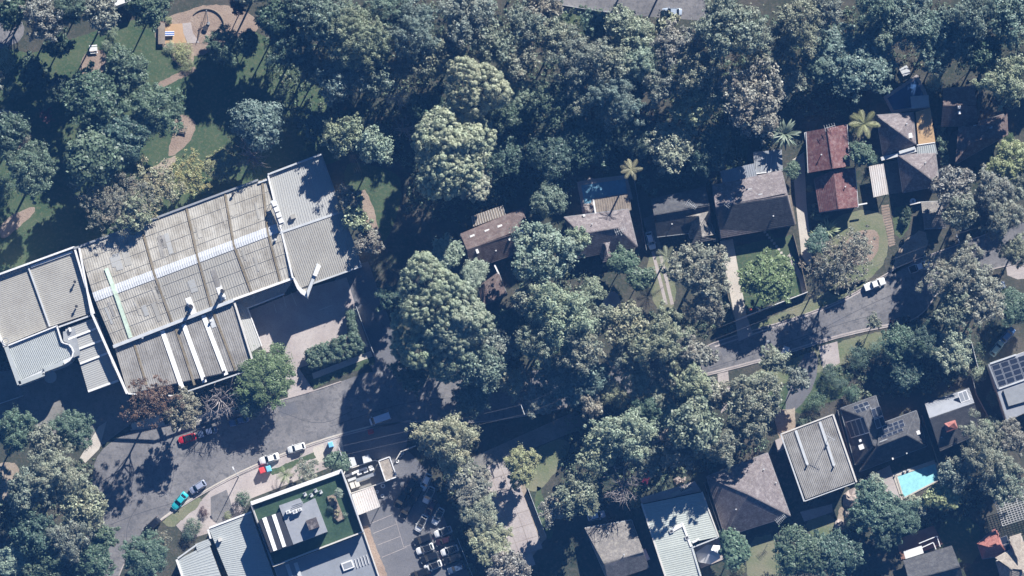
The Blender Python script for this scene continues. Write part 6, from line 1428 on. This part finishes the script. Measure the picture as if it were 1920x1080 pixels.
for k in range(2):
    a, b = G(370, 77, .3 + k * .3), G(386, 22, 2.6 - k); MB().tube([a, b], .07, 6).build('brace', M['dark'], sw)
st = thing('shelter', 'long dark timber bench shelter at the left end of the softfall', 'shelter', G(303, 63))
q = G(303, 63, 1); MB().box((q.x, q.y, .9), (1.6, 4.9, .12), 0).build('roof', M['timber'], st)
for sx in (-.7, .7):
    for sy in (-2.2, 2.2): MB().box((q.x + sx, q.y + sy, .45), (.12, .12, .9)).build('post', M['timber'], st)
pt = thing('picnic_table', 'blue and white striped slide on the tan softfall', 'slide', G(318, 63)); pt.name = 'slide'
q = G(318, 63, .6)
for k in range(5): o = MB().box((q.x, q.y + (k - 2) * .22, .72 + .02 * (k % 2)), (2.2, .22, .1), .02).build('slide_lane', M['plain'], pt); o.color = (*((.75, .76, .78) if k % 2 == 0 else (.02, .1, .4)), 1)
for sx in (-.8, .8): MB().box((q.x + sx, q.y, .35), (.1, .9, .7)).build('leg', M['grey'], pt)
def table(px, py, rz, mat, label):
    p = G(px, py, .75); t = thing('picnic_table', label, 'table', (p.x, p.y, .02), rz)
    for k in range(4): lbox(t, (0, -.36 + .24 * k, .75), (1.9, .21, .06), mat, 'board')
    for s in (-1, 1): lbox(t, (0, s * .85, .45), (1.9, .3, .05), mat, 'bench_seat'); lbox(t, (s * .7, 0, .37), (.08, 1.5, .74), 'grey', 'leg')
table(175, 92, .1, 'white', 'white picnic table on the mulch at the left of the park'); table(343, 242, -.25, 'timber', 'brown picnic table on the mulch bed above the warehouse')
# rooftop lawn furniture
for x, y, s in ((572, 927, 'leftmost of four square seats on the rooftop lawn'), (584, 928.5, 'second of four square seats on the rooftop lawn'), (592, 920, 'third of four square seats on the rooftop lawn'), (601.5, 922.5, 'rightmost of four square seats on the rooftop lawn')):
    p = G(x, y, 8); t = thing('seat', s, 'seat', (p.x, p.y, 7.45), .5, 'square seats on the rooftop lawn'); lbox(t, (0, 0, .4), (.75, .8, .1), 'palegrey', 'cushion'); lbox(t, (0, 0, .2), (.6, .65, .35), 'timber', 'base'); lbox(t, (0, .38, .65), (.75, .1, .5), 'palegrey', 'backrest')
for pts, s in (([(613, 931), (628, 926), (634, 944), (619, 950)], 'short timber planter box on the rooftop lawn'), ([(626, 948), (634, 944), (646, 972), (634, 978), (626, 970)], 'long timber planter box on the rooftop lawn')):
    P = GP(pts, 8); c = centroid(P); t = thing('planter', s, 'planter', (c.x, c.y, 7.45)); MB().prism(P, 7.45, 8.0).build('box', M['timber'], t); MB().prism(inset(P, .15), 7.99, 8.04).build('soil', M['mulch'], t)
    rng = np.random.default_rng(5); cen = np.array([[rng.uniform(-.5, .5), rng.uniform(-.6, .6), .8] for _ in range(8)]); o = link(bpy.data.objects.new('plants', leaf_mesh('plants', cen, np.full(8, .35), 30, .25, rng))); o.parent = t; o.color = (*COL['olive'], 1)
# boulders
def boulder(px, py, r, h, label):
    rng = np.random.default_rng(int(px)); p = G(px, py, h * .5); k = 10; m = MB(); prev = []
    for lay, (f, z) in enumerate(((1.0, -.2), (1.05, .35 * h), (.8, .8 * h), (.35, h))): prev.append([(p.x + r * PX * f * math.cos(i * .628) * (1 + .22 * rng.normal()), p.y + r * PX * f * math.sin(i * .628) * (1 + .22 * rng.normal()), z + .14 * h * rng.normal()) for i in range(k)])
    n = 0
    for R in prev: m.v += R
    for a in range(3):
        for i in range(k): m.f.append((a * k + i, a * k + (i + 1) % k, (a + 1) * k + (i + 1) % k, (a + 1) * k + i))
    m.f.append(tuple(3 * k + i for i in range(k))); m.build('boulder', M['rock'], None, label=label, cat='boulder', group='garden boulders')
boulder(1271, 900, 7, .9, 'left of two pale boulders in front of the green ribbed roof'); boulder(1281, 899, 5, .8, 'right of two pale boulders in front of the green ribbed roof')
boulder(1597, 935, 16, 1.6, 'big sandstone boulder below the flat grey ribbed roof'); boulder(1594, 965, 10, 1.1, 'smaller sandstone boulder under the big one'); boulder(1575, 985, 9, .8, 'low boulder at the edge of the small rear lawn'); boulder(319, 39, 4, .5, 'small pale boulder at the top of the playground softfall')
tb = thing('spa_cover', 'square pale spa cover above the navy pool', 'spa', G(1697, 133)); q = G(1697, 133, .8); MB().box((q.x, q.y, .4), (1.9, 2.0, .8), .5).build('shell', M['timber'], tb); MB().box((q.x, q.y, .84), (2.0, 2.1, .08), .5).build('cover', M['palegrey'], tb)
# ---------------------------------------------------------------- the air between the aircraft and the ground
hz, hn, hl_, hb = nmat('haze_air'); hn.remove(hb); vol = hn.new('ShaderNodeVolumePrincipled')
vol.inputs['Color'].default_value = (.12, .4, 1.0, 1); vol.inputs['Density'].default_value = 6.0e-5; vol.inputs['Anisotropy'].default_value = 0
hl_.new(vol.outputs[0], hn['Material Output'].inputs['Volume'])
MB().prism([(-705, -705), (705, -705), (705, 705), (-705, 705)], -3, DIST + 10).build('haze', hz, None, kind='stuff', label='thin bluish air over the whole suburb', cat='haze')
